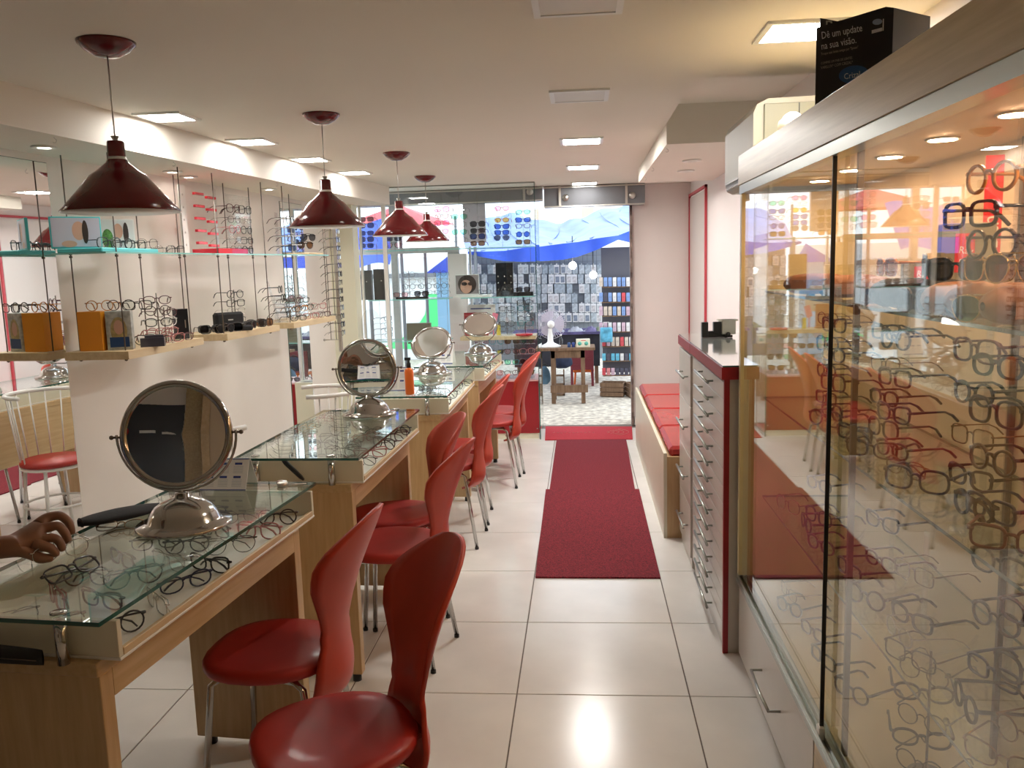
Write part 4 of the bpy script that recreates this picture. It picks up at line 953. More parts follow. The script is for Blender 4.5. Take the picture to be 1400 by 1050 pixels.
# ------------------------------------------------------------ shopfront window display
win = link('window_1', None); win['kind'] = 'structure'; win['label'] = 'shopfront display window of clear glass panes'
XL, XR = -1.86, -.372
def pane(mb, n, p=win, m_=None):
    mb.mi = [0, 0]+[1]*4 if len(mb.f) == 6 else mb.mi
    return mb.build(n, [m_ or m_shopgl, m_edgel], p)
b = MB().box(-1.625, 7.105, .52, XR, 7.113, 2.158); b.mi = [1, 1, 0, 1, 0, 1]; b.build('glass_pane', [m_shopgl, m_edge], win)
b = MB().box(XR-.008, 7.113, .0, XR, 7.66, 2.158); b.mi = [1, 1, 1, 0, 1, 0]; b.build('glass_pane', [m_shopgl, m_edge], win)
b = MB().box(-1.84, 7.105, .52, -1.665, 7.112, 2.01); b.mi = [1, 1, 0, 1, 0, 1]; b.build('glass_pane', [m_shopgl, m_edge], win)
MB().box(-1.662, 7.10, .5, -1.628, 7.13, 2.16, bev=.002).box(-1.86, 7.10, .5, -1.842, 7.13, 2.02).box(-1.86, 7.10, 2.01, -1.66, 7.13, 2.03).build('white_post', m_wplastic, win)
MB().box(-1.63, 7.10, 2.150, XR, 7.12, 2.160).build('top_channel', m_alu, win)
# outer aluminium window frame
q1, q2 = atY(612, 341, 7.66), atY(628, 341, 7.66)
MB().box(-2.25, 7.63, 1.615, q2.x, 7.69, 1.665, bev=.003).box(q1.x, 7.63, 0, q2.x, 7.69, 1.615, bev=.003).box(-1.72, 7.64, 0, -1.66, 7.69, 2.14, bev=.003).box(q2.x+.09, 7.64, 0, q2.x+.105, 7.68, 1.66).build('outer_frame', mat('pale_aluminium', (.50, .50, .49), .4, .5), win)
MB().box(q1.x+.005, 7.60, 0, q2.x+.07, 7.63, 1.60).build('wall_strip', m_wallR, win)
MB().box(-1.05, 7.66, 1.70, -.85, 7.70, 2.14).build('blind_panel', mat('grey_blind', (.62, .60, .66), .6), win)
# shutters
def shutter(x0, x1, y0, label, z0=1.975):
    o = thing('shutter_box', label, 'shutter box', (x0, y0, z0), 0)
    MB().box(0, 0, 0, x1-x0, .10, CZ-z0-.002, bev=.004).build('housing', m_greymetal, o)
    MB().box(0, -.012, 0, x1-x0, .0, .012).box(0, -.012, CZ-z0-.02, x1-x0, 0, CZ-z0-.008).build('lip', m_steel, o)
    for x in (.13, x1-x0-.17):
        MB().box(x, -.018, .005, x+.02, -.001, CZ-z0-.005).build('bracket', m_steel, o)
        MB().lathe([(.030, 0), (.028, .010), (.001, .012)], (x+.06, -.001, .08), 16, M=Matrix.Rotation(pi/2, 4, 'X')).build('cover_disc', m_steel, o)
shutter(-.318, .56, 7.58, 'grey roller shutter box above the open doorway')
shutter(-2.2, -.33, 7.56, 'grey shutter box above the display window', 2.035)
# red base cabinet
o = thing('window_plinth', 'dark red plinth cabinet under the display window', 'cabinet', (XR, 7.14, 0), 0)
MB().box(-1.47, 0, .05, -.012, .42, .500, bev=.001).build('plinth_body', m_redlam, o)
MB().box(-1.47, -.0, .50, -.012, .42, .512).build('pink_top', mat('pink_laminate', (.75, .40, .38), .3), o)
MB().box(-1.46, .01, 0, -.02, .41, .05).build('kick_board', m_cream, o)
MB().ball((-.03, -.004, .09), .006, 10).build('lock', m_steel, o)
# window shelves
def wshelf(x0, x1, z, label, mm=None, th=.008, top=2.15):
    o = thing('window_shelf', label, 'shelf', (x0, 7.20, z), 0, 'shelves in the display window')
    b = MB().box(0, 0, -th, x1-x0, .26, 0)
    if mm is None: b.mi = [0, 0, 1, 1, 1, 1]
    b.build('shelf_board', [mm] if mm else [m_glass, m_edgel], o)
    c = MB()
    for x in (.04, x1-x0-.04): c.tube([(x, .245, 0), (x, .245, top-z)], .0015, 5)
    c.build('wire', m_rod, o)
wshelf(-1.84, -.40, 1.640, 'top glass shelf of the display window under hanging sunglasses')
wshelf(-1.84, -1.14, 1.222, 'glass shelf holding two black boxes in the display window', top=1.63)
wshelf(-1.03, -.40, 1.222, 'glass shelf holding the model picture in the display window', top=1.63)
wshelf(-1.05, -.40, .885, 'pale wood shelf with red tray in the display window', m_shelf, .03, top=1.212)
wshelf(-1.84, -1.15, .862, 'lowest glass shelf of the display window beside the frame post', top=1.212)
WG = 'sunglasses hanging in the display window'
def wcol(xpx, ys, cols, kinds, word, Yd=7.30, lens='smoke', frame=None):
    st = thing('hanging_strip', 'clear hanging strip of sunglasses, '+word, 'display strip', (atY(xpx, 300, Yd).x, Yd+.012, 1.641), 0, 'clear strips in the display window')
    MB().box(-.006, 0, 0, .006, .003, .46).build('strip', m_acryl, st)
    for i, y in enumerate(ys):
        p = atY(xpx, y+4, Yd); lc = cols[i % len(cols)]; kd = kinds[i % len(kinds)]; fc = (frame or ['dark grey'])[i % len(frame or [1])]
        eyeglasses(Vector((p.x, Yd, p.z-.012)), random.uniform(-.12, .12), kd, fc, lc, '%s %s sunglasses, %s from the top on the strip %s' % (lc if lc != 'smoke' else 'dark', kshape(kd), O2[i], word), WG, simple=True, name='sunglasses', cat='sunglasses')
wcol(501, (297, 306, 316, 325, 333), ['smoke'], ['square', 'big'], 'nearest the cream pillar')
wcol(538, (294, 304, 314, 324, 333), ['rosy', 'smoke'], ['pilot', 'big'], 'behind the third pendant')
wcol(604, (284, 293, 303, 314, 324), ['pink', 'rosy', 'pink'], ['big', 'round'], 'beside the last pendant', frame=['rose', 'rose'])
wcol(628, (284, 294, 304, 315, 325), ['clear', 'green'], ['round', 'pilot'], 'with thin clear frames', frame=['gunmetal'])
wcol(653, (304, 312.5, 321, 330), ['smoke', 'smoke', 'blue', 'brown'], ['big', 'square'], 'with black frames', frame=['black', 'black', 'black', 'burgundy'])
wcol(686, (282, 290, 298, 307, 315, 323), ['pink', 'clear', 'orange', 'blue', 'blue', 'smoke'], ['oval', 'square', 'oval', 'cat', 'square', 'pilot'], 'with pink and orange lenses', frame=['rose', 'gunmetal', 'amber', 'navy', 'navy', 'gunmetal'])
wcol(715, (287, 298, 306, 318, 328), ['green', 'blue', 'clear', 'blue', 'brown'], ['oval', 'cat', 'oval', 'round', 'square'], 'nearest the doorway', frame=['teal', 'dark grey', 'burgundy', 'black', 'brown tortoise'])
# mid shelf things
def bbox(px0, py0, px1, py1, Yd, d, name, label, cat, m_, dots=False):
    a, b = atY(px0, py1, Yd), atY(px1, py0, Yd); z0 = a.z
    o = thing(name, label, cat, (a.x, Yd, z0), 0)
    MB().box(0, 0, 0, b.x-a.x, d, b.z-z0, bev=.001).build('box_body', m_, o)
    return o, b.x-a.x, b.z-z0
ZG = 1.2225
for (x0, x1, zt, l, i) in ((494, 508.5, .255, 'narrow black box beside the cream pillar in the window', 0), (511.5, 531, .262, 'wider black box on the display window shelf', 1)):
    a, b = atY(x0, 400, 7.27), atY(x1, 400, 7.27)
    o = thing('black_box', l, 'box', (a.x, 7.27, ZG), 0); MB().box(0, 0, 0, b.x-a.x, .06, zt, bev=.001).build('box_body', m_blackm, o)
    MB().ball(((b.x-a.x)*.55, -.001, zt*.62), .006, 8).build('stud', m_steel, o)
a, b = atY(622, 400, 7.27), atY(655, 400, 7.27)
picture_box(Vector(((a.x+b.x)/2, 7.30, ZG+.02)), 0, b.x-a.x, .175, .012, mat('print_warm_grey', (.30, .27, .27), .4), m_wplastic, 'square picture of a model wearing dark sunglasses in the window',
            (('e', 0, .09, .08, .08, m_dh), ('e', -.01, .07, .05, .058, m_face), ('e', -.025, .095, .026, .016, m_dh), ('e', .03, .095, .024, .016, m_dh)))
o = thing('display_plinth', 'low white plinth under the sunglasses model picture', 'plinth', (a.x-.01, 7.22, ZG), 0); MB().box(0, 0, 0, .32, .15, .019, bev=.001).build('plinth_body', m_white, o)
a, b = atY(678, 400, 7.27), atY(702, 400, 7.27)
o = thing('studded_panel', 'tall black display panel with nine bright studs in the window', 'display panel', (a.x, 7.30, ZG), 0)
MB().box(0, 0, 0, b.x-a.x, .02, .285, bev=.001).build('panel_board', m_blackm, o)
for i in range(3):
    for j in range(3): MB().ball((.02+(b.x-a.x-.04)*i/2, -.001, .06+.055*j), (.006, .003, .008), 8).build('stud', m_chrome, o)
o = thing('black_stand', 'low black stand with sunglasses at the doorway end of the window', 'stand', (-.585, 7.24, ZG), 0); MB().box(0, 0, 0, .17, .08, .035, bev=.003).build('stand_body', m_blackm, o)
eyeglasses(Vector((-.50, 7.26, ZG+.0355)), .2, 'square', 'black', 'smoke', 'black sunglasses on the low black stand', 'window sunglasses', simple=True)
o = thing('black_stand', 'low black stand before the two black boxes', 'stand', (-1.60, 7.22, ZG), 0); MB().box(0, 0, 0, .28, .05, .018, bev=.003).build('stand_body', m_blackm, o)
eyeglasses(Vector((-1.56, 7.245, ZG+.0185)), .1, 'square', 'dark grey', 'rosy', 'rosy sunglasses on the long low black stand', 'window sunglasses', simple=True)
eyeglasses(Vector((-1.38, 7.245, ZG+.0185)), -.2, 'big', 'black', 'smoke', 'dark folded sunglasses on the long low black stand', 'window sunglasses', simple=True, pose='folded')
eyeglasses(Vector((-.83, 7.25, ZG+.0195)), .2, 'round', 'gunmetal', 'clear', 'round eyeglasses beside the model picture', 'window sunglasses', simple=True)
WGS = 'eyeglasses on stands in the display window'
for i, (xp, rows, wd) in enumerate(((560, 4, 'thin stand behind the last pendant'), (582, 3, 'short stand next to the window post'), (603, 4, 'stand against the pale blue kiosk'))):
    stand(atY(xp, 400, 7.33).x, 7.33, ZG, rows, .052, ['thin stand of clear frames in the middle window shelf', 'short stand of frames beside the window post', 'stand of frames before the pale blue kiosk'][i], 0, ('gunmetal', 'dark grey', 'silver'), word=wd, gname=WGS, simple=True, kinds=('oval', 'round'))
ZW = .8855
for i, (xp, rows, fcs) in enumerate(((693, 5, ('gunmetal', 'black', 'silver')), (718, 6, ('silver', 'teal', 'dark grey')))):
    stand(atY(xp, 440, 7.32).x, 7.32, ZW+.0, rows, .045, ['five-row stand on the pale wood window shelf', 'six-row stand over the red tray in the window'][i], 0, fcs, word=['five-row window stand', 'six-row window stand'][i], gname=WGS, simple=True, kinds=('square', 'big'))
o = thing('red_tray', 'small oval red tray on the pale wood window shelf', 'tray', (-.50, 7.235, ZW), 0); MB().lathe([(.07, 0), (.078, .014), (.07, .020), (.001, .012)], n=28).build('tray_body', m_reda, o)
o = thing('red_folder', 'dark red folder standing behind the tilted mirror in the window', 'folder', (-1.03, 7.34, ZW), radians(6)); MB().box(0, 0, 0, .20, .012, .20, bev=.001).prism([(0, -.03), (.21, -.05), (.21, 0), (0, 0)], 0, .01).build('folder_cover', m_redlam, o)
o = thing('white_sign', 'white notice sheet behind the red folder', 'notice', (-1.0, 7.42, 1.02), 0); MB().box(0, 0, 0, .24, .004, .13).build('sheet', m_paper, o)
MB().box(.02, -.001, .09, .2, -.0002, .10).box(.02, -.001, .05, .17, -.0002, .06).build('printed_line', m_blue, o)
o = thing('pink_card', 'pink card leaning above the pale wood window shelf', 'card', (-.80, 7.33, ZW+.10), 0); MB().box(0, 0, 0, .05, .004, .10, M=Matrix.Rotation(.25, 4, 'Y')).box(.02, .01, -.10, .03, .014, 0).build('card_sheet', m_pink, o)
o = thing('yellow_card', 'small yellow card beside the pink card', 'card', (-.745, 7.32, ZW), 0); MB().box(0, 0, 0, .035, .004, .09).build('card_sheet', m_yellow, o)
a = atY(556, 467, 7.28)
o = thing('brown_box', 'brown box on the lowest glass shelf in the window', 'box', (a.x, 7.30, .8625), 0); MB().box(0, 0, 0, .21, .06, .145, bev=.001).build('box_body', mat('olive_brown_card', (.20, .17, .12), .5), o)
o = thing('glass_dome', 'clear glass dome cover beside the cream pillar', 'glass dome', (atY(508, 460, 7.0).x, 7.0, .55), 0)
MB().lathe([(.085, 0), (.085, .46), (.08, .52), (.06, .57), (.03, .60), (.001, .605)], n=32).build('dome', m_acryl, o)
MB().box(-.10, -.09, -.55, .10, .10, -.002, bev=.002).build('pedestal', m_cream, o)
stand(atY(530, 455, 7.30).x, 7.30, .8625, 4, .048, 'stand of frames with temples showing beside the glass dome', radians(70), ('gunmetal', 'dark grey'), word='stand beside the glass dome', gname=WGS, simple=True, kinds=('oval',))
# lower heap on the plinth: rows of sunglasses on steps
ZP = .5125
o = thing('stepped_riser', 'clear stepped riser of sunglasses on the red plinth', 'display rack', (-.95, 7.22, ZP), 0)
for r in range(4): MB().box(0, .05*r, .085*r+.03, .53, .05*r+.045, .085*r+.033).build('step', m_acryl, o)
MB().box(0, 0, 0, .53, .20, .004).box(0, .2, 0, .53, .204, .34).build('riser_sheet', m_acryl, o)
for r in range(4):
    for j in range(4):
        fc = ['black', 'burgundy', 'rose', 'gunmetal', 'brown tortoise', 'teal'][(r+j*2) % 6]; lc = ['smoke', 'rosy', 'clear', 'brown', 'green'][(r*2+j) % 5]; kd = KINDS_[(r+j) % 6]
        eyeglasses(Vector((-.89+.135*j, 7.24+.05*r, ZP+.0335+.085*r)), random.uniform(-.3, .3), kd, fc, lc, '%s %s eyewear on the stepped riser, %s step up, %s from the doorway' % (fc, kshape(kd), O2[r], O2[3-j]), 'eyewear on the stepped riser', simple=True)
for j in range(6):
    fc = ['black', 'dark grey', 'burgundy', 'white', 'gunmetal', 'navy'][j]
    eyeglasses(Vector((-1.75+.13*j, 7.25, ZP)), random.uniform(-.4, .4), KINDS_[j], fc, ['smoke', 'clear'][j % 2], '%s %s eyewear on the red plinth top, %s from the pillar' % (fc, kshape(KINDS_[j]), O2[j]), 'eyewear on the red plinth', simple=True)

# ------------------------------------------------------------ the street
g = MB().box(-9, 7.76, -.09, 7, 22, -.006)
struct('ground', g, m_stone, 'pale stone paving of the street')
# stall table with fan
TY = 8.95; tz = .60
o = thing('stall_table', 'weathered brown wooden table in the street carrying a fan', 'table', (atY(756, 500, TY).x, TY, 0), 0)
tw = atY(797, 500, TY).x-atY(756, 500, TY).x
MB().box(-.18, -.03, tz-.03, tw+.13, .34, tz, bev=.003).build('table_top', m_oldwood, o)
for x in (0, tw):
    for y in (0, .28): MB().box(x-.022, y, 0, x+.022, y+.04, tz-.03).build('leg', m_oldwood, o)
MB().box(-.03, -.025, .12, tw+.05, .0, .20).build('stretcher', m_oldwood, o)
MB().box(-.02, .0, tz-.11, tw+.02, .02, tz-.03).build('apron', m_oldwood, o)
fx = atY(752, 443, TY+.1).x
o = thing('table_fan', 'white table fan on the street table', 'fan', (fx, TY+.10, tz), 0)
MB().lathe([(.105, 0), (.11, .012), (.08, .028), (.045, .045), (.032, .06), (.024, .17), (.022, .20)], n=28).build('fan_base', m_wplastic, o)
RX = Matrix.Rotation(pi/2, 4, 'X')
MB().ball((.01, -.01, .245), (.040, .055, .040), 16).build('motor', m_wplastic, o)
cg_ = MB(); c0 = Vector((.012, .03, .245)); R = .158
for k in range(40):
    t = 2*pi*k/40
    cg_.tube([c0+Vector((.035*cos(t), -.045, .035*sin(t))), c0+Vector((.10*cos(t), -.042, .10*sin(t))), c0+Vector((R*cos(t), -.005, R*sin(t))), c0+Vector((.10*cos(t), .04, .10*sin(t))), c0+Vector((.02*cos(t), .045, .02*sin(t)))], .0019, 3, smooth=False)
for rr, yy in ((R, -.005), (.10, -.042), (.035, -.045), (.10, .04)): cg_.tube([c0+Vector((rr*cos(2*pi*k/36), yy, rr*sin(2*pi*k/36))) for k in range(36)], .0025 if rr > .15 else .0015, 4, True)
cg_.build('cage', mat('pale_lilac_wire', (.62, .58, .68), .4), o)
bl = MB()
for k in range(3):
    t0 = 2*pi*k/3
    bl.grid(lambda u, v: c0+Vector(((.03+.11*u)*cos(t0+(v-.5)*1.5), .012*(v-.5)*2, (.03+.11*u)*sin(t0+(v-.5)*1.5))), 5, 6)
q = bl.build('fan_blades', mat('grey_translucent_plastic', (.55, .52, .60), .4), o)
o = thing('plastic_bottle', 'clear plastic bottle beside the fan', 'bottle', (atY(767, 470, TY+.04).x, TY+.04, tz), 0)
MB().lathe([(.018, 0), (.02, .005), (.02, .085), (.008, .11), (.008, .125)], n=18).build('bottle_body', m_acryl, o)
MB().lathe([(.0095, .125), (.0095, .14), (.001, .14)], n=14).build('bottle_cap', m_wplastic, o)
for i, xp in enumerate((778, 784)):
    o = thing('ink_jar', 'small dark blue jar beside the cream card box, %s one' % ('bottle-side' if i == 0 else 'box-side'), 'jar', (atY(xp, 470, TY+.05).x, TY+.05, tz), 0)
    MB().lathe([(.017, 0), (.018, .004), (.018, .04), (.012, .05), (.001, .052)], n=16).build('jar_body', m_nav if i == 0 else m_blue, o)
a = atY(788, 470, TY+.0).x
o = thing('card_box', 'cream box with two green circles on the street table', 'box', (a, TY+.02, tz), radians(4))
MB().box(0, 0, 0, .145, .06, .085, bev=.001).build('box_body', mat('cream_card', (.82, .80, .62), .5), o)
for x in (.035, .105): MB().lathe([(.021, 0), (.021, .0006), (.001, .0008)], (x, -.0004, .038), 20, M=RX).build('green_circle', mat('sea_green_print', (.12, .48, .38), .5), o)
MB().box(.05, -.0008, .068, .10, -.0001, .074).build('red_print', m_redc, o)
# tarpaulin
TYF = 9.7
tp = thing('tarpaulin', 'sagging blue tarpaulin roof over the street stall', 'tarpaulin', (0, TYF, 0), 0)
edge = [(640, 347), (662, 352), (690, 357), (715, 358), (740, 357), (770, 355), (790, 351), (815, 342), (845, 328), (868, 333), (900, 330)]
EP = [atY(x, y, TYF) for x, y in edge]
E2 = [atY(x, y-dy, TYF) for (x, y), dy in zip(edge, (3, 8, 14, 19, 20, 22, 20, 16, 6, 20, 16))]
def tline(L, u):
    k_ = u*(len(L)-1); i = min(int(k_), len(L)-2); return L[i].lerp(L[i+1], k_-i)
def troof(u, v):
    e = tline(E2, u); t = Vector((e.x*1.25-.1, TYF+2.6, 2.16+.10*sin(u*9)-.35*(max(0, .30-u))*2))
    q = e.lerp(t, v); q.z += -.10*sin(pi*v)*(.6+.4*sin(u*14))+.02*sin(u*40+v*9)*v; q.y -= TYF; return q
MB().grid(troof, 60, 16).build('roof_sheet', m_tarpl, tp)
def tval(u, v):
    q = tline(E2, u).lerp(tline(EP, u), v); q.y += .03*sin(u*30)*v-.02-TYF; return q
MB().grid(tval, 60, 4).build('valance', m_tarp, tp)
mm_ = MB()
for k in range(9):
    u = .08+.1*k; mm_.tube([troof(u+.03*sin(3*v)*0, v*.9)+Vector((.10*sin(v*4+k), 0, .008)) for v in [i/10 for i in range(11)]], .006, 4)
mm_.build('fold_ridge', m_tarpl, tp)
MB().tube([(EP[9].x+.2, .0, 0), (EP[9].x+.2, 0, 1.75)], .02, 8).tube([(EP[1].x-.1, .0, 0), (EP[1].x-.1, 0, 1.7)], .02, 8).tube([(-1.8, 2.6, 0), (-1.8, 2.6, 2.2)], .02, 8).tube([(1.5, 2.6, 0), (1.5, 2.6, 2.2)], .02, 8).build('pole', m_greymetal, tp)
# stall boards with hanging packs
SY = 11.3
bd = thing('stall_rack', 'grid board at the back of the street stall hung with phone accessories', 'rack', (0, SY+.03, 0), 0)
a, b = atY(640, 360, SY), atY(822, 360, SY)
gr = MB()
for i in range(30): x = a.x+(b.x-a.x)*i/29; gr.tube([(x, 0, .35), (x, 0, 1.75)], .003, 4)
for i in range(16): z = .6+.075*i; gr.tube([(a.x, 0, z), (b.x, 0, z)], .003, 4)
gr.build('wire_grid', m_greymetal, bd)
MB().box(a.x, .05, .2, b.x, .07, 1.8).build('back_board', mat('dark_backing', (.34, .38, .42), .8), bd)
pm = []
for c_ in ((.62, .68, .70), (.50, .58, .62), (.72, .76, .76), (.30, .35, .42), (.75, .72, .70)):
    mm_ = mat('pack_print', c_, .3, noise=.35, nscale=30)
    pm.append(MB().box(-.036, -.008, -.060, .036, .0, .058, bev=.002).box(-.026, -.0095, -.048, .026, -.0083, .03, mi=1).box(-.008, -.004, .055, .008, -.002, .075).mesh('phone_case_pack', [m_paper if random.random() < .4 else mm_, mm_]))
rr = random.Random(3); n = 0
for r in range(6):
    for j in range(22):
        xp = 645+j*8.3+rr.uniform(-1, 1); yp = 368+r*13.2
        if 738 > xp > 726 and r > 9: continue
        p = atY(xp, yp, SY)
        if rr.random() < .08: continue
        o = link('phone_case_pack', pm[rr.randrange(5)], None, (p.x, SY, p.z)); tag(o, 'phone case pack on the stall grid, %s row down, %s from the window post' % (O2[r], O2[j]), 'phone case', 'phone case packs on the stall grid')
        n += 1
# right stand of coloured packs
SR = 9.75
st = thing('pack_stand', 'tall stand of colourful packs over the wooden crates in the street', 'rack', (atY(846, 400, SR).x, SR+.10, 0), 0)
sh = MB()
for yp in (392, 413, 432, 454, 474, 494, 514):
    z = atY(846, yp, SR).z; sh.box(-.19, -.06, z-.008, .25, .06, z)
sh.build('ledge', m_oldwood, st); MB().box(-.19, .06, .2, .25, .07, 1.65).build('back_board', mat('dark_backing_2', (.12, .12, .14), .8), st)
pc = [(.80, .30, .30), (.25, .40, .75), (.85, .85, .85), (.75, .65, .55), (.10, .10, .14), (.75, .10, .12), (.15, .55, .75), (.7, .5, .6)]
pms = [MB().box(-.020, -.01, 0, .020, .01, .11, bev=.002).mesh('coloured_pack', mat('pack_colour', c_, .35, noise=.3, nscale=25)) for c_ in pc]
for r, yp in enumerate((392, 413, 432, 454, 474, 494, 514)):
    for j in range(8):
        p = atY(822+j*6.2+(4 if r > 3 else 0), yp, SR)
        k_ = rr.choice([[0, 1, 2, 3], [5, 2, 1, 4], [2, 3, 1, 7], [2, 2, 3, 7], [5, 3, 2, 7], [2, 6, 4, 3], [4, 0, 5, 7]][r])
        o = link('coloured_pack', pms[k_], None, (p.x, SR+.08, p.z+.0005)); o.scale.z = .95 if r < 5 else .75
        tag(o, '%s pack, %s row down the colourful stand, %s from the stall' % (['red', 'blue', 'white', 'tan', 'black', 'bright red', 'cyan', 'mauve'][k_], O2[r], O2[j]), 'pack', 'packs on the colourful stand')
o = thing('cyan_bag', 'cyan and white bag hanging on the colourful stand', 'bag', (atY(829, 457, 9.74).x, 9.735, atY(829, 468, 9.74).z), 0)
MB().box(-.07, 0, 0, .07, .05, .17, bev=.01).build('bag_body', mat('cyan_film', (.15, .55, .80), .3, noise=.6, nscale=12), o)
MB().tube([(-.04, .02, .17), (-.03, .02, .23), (.03, .02, .23), (.04, .02, .17)], .004, 5).build('handle', m_wplastic, o)
o = thing('bright_lamp', 'bare glowing bulb under the stall tarpaulin, door-jamb side', 'lamp', (atY(811, 374, 10.3).x, 10.3, atY(811, 376, 10.3).z), 0)
m_bulb = mat('glowing_bulb', (1, 1, 1), .5, emit=(1, .98, .93), power=16)
MB().ball((0, 0, 0), .045, 14).build('bulb', m_bulb, o); MB().tube([(0, 0, .04), (0, 0, .40)], .006, 6).build('cord', m_black, o)
o = thing('bright_lamp', 'bare glowing bulb under the stall tarpaulin, fan side', 'lamp', (atY(783, 363, 10.3).x, 10.3, atY(783, 363, 10.3).z), 0)
MB().ball((0, 0, 0), .045, 14).build('bulb', m_bulb, o); MB().tube([(0, 0, .04), (0, 0, .35)], .006, 6).build('cord', m_black, o)
# counter of the stall with cloth
o = thing('stall_counter', 'dark stall counter draped in purple cloth behind the fan table', 'counter', (0, 10.4, 0), 0)
a, b = atY(700, 456, 10.4), atY(822, 456, 10.4)
MB().box(a.x, 0, a.z-.03, b.x, .6, a.z).build('counter_top', mat('purple_cloth', (.16, .14, .32), .7, noise=.5, nscale=12, bump=.6), o)
MB().box(a.x+.02, .02, .22, b.x-.02, .05, a.z-.03).build('front_cloth', mat('dark_cloth', (.035, .035, .045), .9, noise=.4, nscale=8, bump=.8), o)
for x in (a.x+.05, b.x-.08):
    MB().box(x, .5, 0, x+.04, .54, .22).box(x, .05, 0, x+.04, .09, .22).build('leg', m_oldwood, o)
for i, (xp, c_, w) in enumerate(((762, (.55, .62, .70), .20), (787, (.70, .72, .74), .22), (808, (.30, .25, .45), .18), (820, (.45, .55, .30), .12))):
    p = atY(xp, 455, 10.5)
    o = thing('folded_bag', ['pale blue', 'white', 'purple', 'olive'][i]+' folded plastic bag heap on the stall counter', 'bag', (p.x, 10.55, a.z), radians(10*i))
    MB().grid(lambda u, v: Vector(((u-.5)*w*(1-.3*v), (v-.5)*.16, .055*sin(pi*u)*sin(pi*v)+.015*sin(19*u+i)*sin(13*v))), 12, 8).build('bag_body', mat('bag_film', c_, .4, noise=.4, nscale=14), o)
def bag(xp, yp, Yd, w, h, d, col, label, name='sack'):
    p = atY(xp, yp, Yd); o = thing(name, label, 'bag', (p.x, Yd, max(0, p.z)), 0)
    MB().grid(lambda u, v: Vector((w*.5*cos(2*pi*u)*math.sqrt(max(.06, 1-abs(2*v-.9)**3))*(1+.08*sin(5*2*pi*u+6*v)), d*.5*sin(2*pi*u)*math.sqrt(max(.06, 1-abs(2*v-.9)**3)), h*v)), 24, 10).build('bag_body', mat('sack_cloth', col, .8, noise=.5, nscale=9, bump=.5), o)
    MB().tube([(-.05, 0, h*.97), (0, 0, h*1.12), (.05, 0, h*.97)], .008, 5).build('handle', m_black, o)
bag(768, 503, 9.75, .24, .17, .2, (.02, .03, .07), 'dark navy sack beneath the fan table')
bag(745, 525, 9.3, .12, .20, .12, (.10, .20, .30), 'blue sack beside the shopfront glass')
o = thing('red_crate', 'dark red crate behind the fan table', 'crate', (atY(780, 503, 10.2).x, 10.2, .20), 0); MB().box(0, 0, 0, .28, .12, .27, bev=.004).box(.02, -.006, .05, .26, 0, .07).box(.02, -.006, .12, .26, 0, .14).box(.0, .02, -.2, .03, .1, 0).box(.25, .02, -.2, .28, .1, 0).build('crate_body', mat('maroon_plastic', (.17, .02, .03), .5), o)
o = thing('orange_stool', 'low orange stool seen under the fan table', 'stool', (atY(798, 524, 10.45).x, 10.45, 0), 0)
MB().box(-.13, -.1, .15, .13, .1, .19, bev=.01).build('seat', m_orangeb, o)
for x in (-.11, .11):
    for y in (-.08, .08): MB().tube([(x, y, 0), (x*.9, y*.9, .15)], .014, 6).build('leg', m_orangeb, o)
o = thing('folding_frame', 'small dark wooden frame leaning under the fan table', 'frame', (atY(763, 528, 9.5).x, 9.5, .0), 0)
MB().box(-.06, 0, .0, -.045, .02, .30).box(.06, 0, .0, .075, .02, .30).box(-.06, .0, .12, .075, .02, .14).box(-.06, .0, .22, .075, .02, .24).box(-.06, 0, 0, .075, .16, .02).build('frame_bars', m_oldwood, o)
# crates
def crate(x, y, z, rz, label):
    o = thing('wooden_crate', label, 'crate', (x, y, z), rz, 'slatted wooden crates by the colourful stand')
    w, d, h = .26, .2, .16
    for k in range(3):
        z0 = .006+k*.052
        MB().box(-w/2, -d/2, z0, w/2, -d/2+.01, z0+.042).build('slat', m_oldwood, o)
        MB().box(-w/2, d/2-.01, z0, w/2, d/2, z0+.042).build('slat', m_oldwood, o)
        MB().box(-w/2, -d/2+.01, z0, -w/2+.01, d/2-.01, z0+.042).build('slat', m_oldwood, o)
        MB().box(w/2-.01, -d/2+.01, z0, w/2, d/2-.01, z0+.042).build('slat', m_oldwood, o)
    MB().box(-w/2+.01, -d/2+.01, .0, w/2-.01, d/2-.01, .012).build('crate_floor', m_oldwood, o)
p = atZ(840, 538, 0); crate(p.x-.02, 9.45, 0, radians(-12), 'wooden crate on the paving, nearer the fan table'); crate(p.x+.26, 9.40, 0, radians(14), 'wooden crate on the paving, beside the door jamb')
# left street background: building, kiosk, umbrella, tarp
b = thing('street_building', 'white building with green swoosh sign beyond the display window', 'building', (0, 13.5, 0), 0)
x0, x1 = atY(480, 400, 13.5).x, atY(612, 400, 13.5).x
MB().box(x0-3, 0, 0, x1, .4, atY(550, 352, 13.5).z).build('facade', m_offwhite, b)
sw = [(522, 476), (550, 462), (570, 447), (581, 430), (586, 402), (603, 402), (604, 430), (597, 450), (590, 478)]
P_ = [atY(x, y, 13.49) for x, y in sw]; MB().add([(p.x, -.012, p.z) for p in P_], [tuple(range(len(P_)))[::-1]]).build('green_swoosh', m_green, b)
MB().box(x0-.3, -.1, atY(550, 380, 13.5).z, x1-.0, -.0, atY(550, 374, 13.5).z).build('ledge', m_greymetal, b)
k_ = thing('blue_kiosk', 'pale blue street kiosk with pointed blue roof beyond the window', 'kiosk', (atY(606, 400, 11).x, 11, 0), 0)
MB().box(-.085, 0, 0, .085, .5, atY(600, 373, 11).z).build('kiosk_wall', m_lblue, k_)
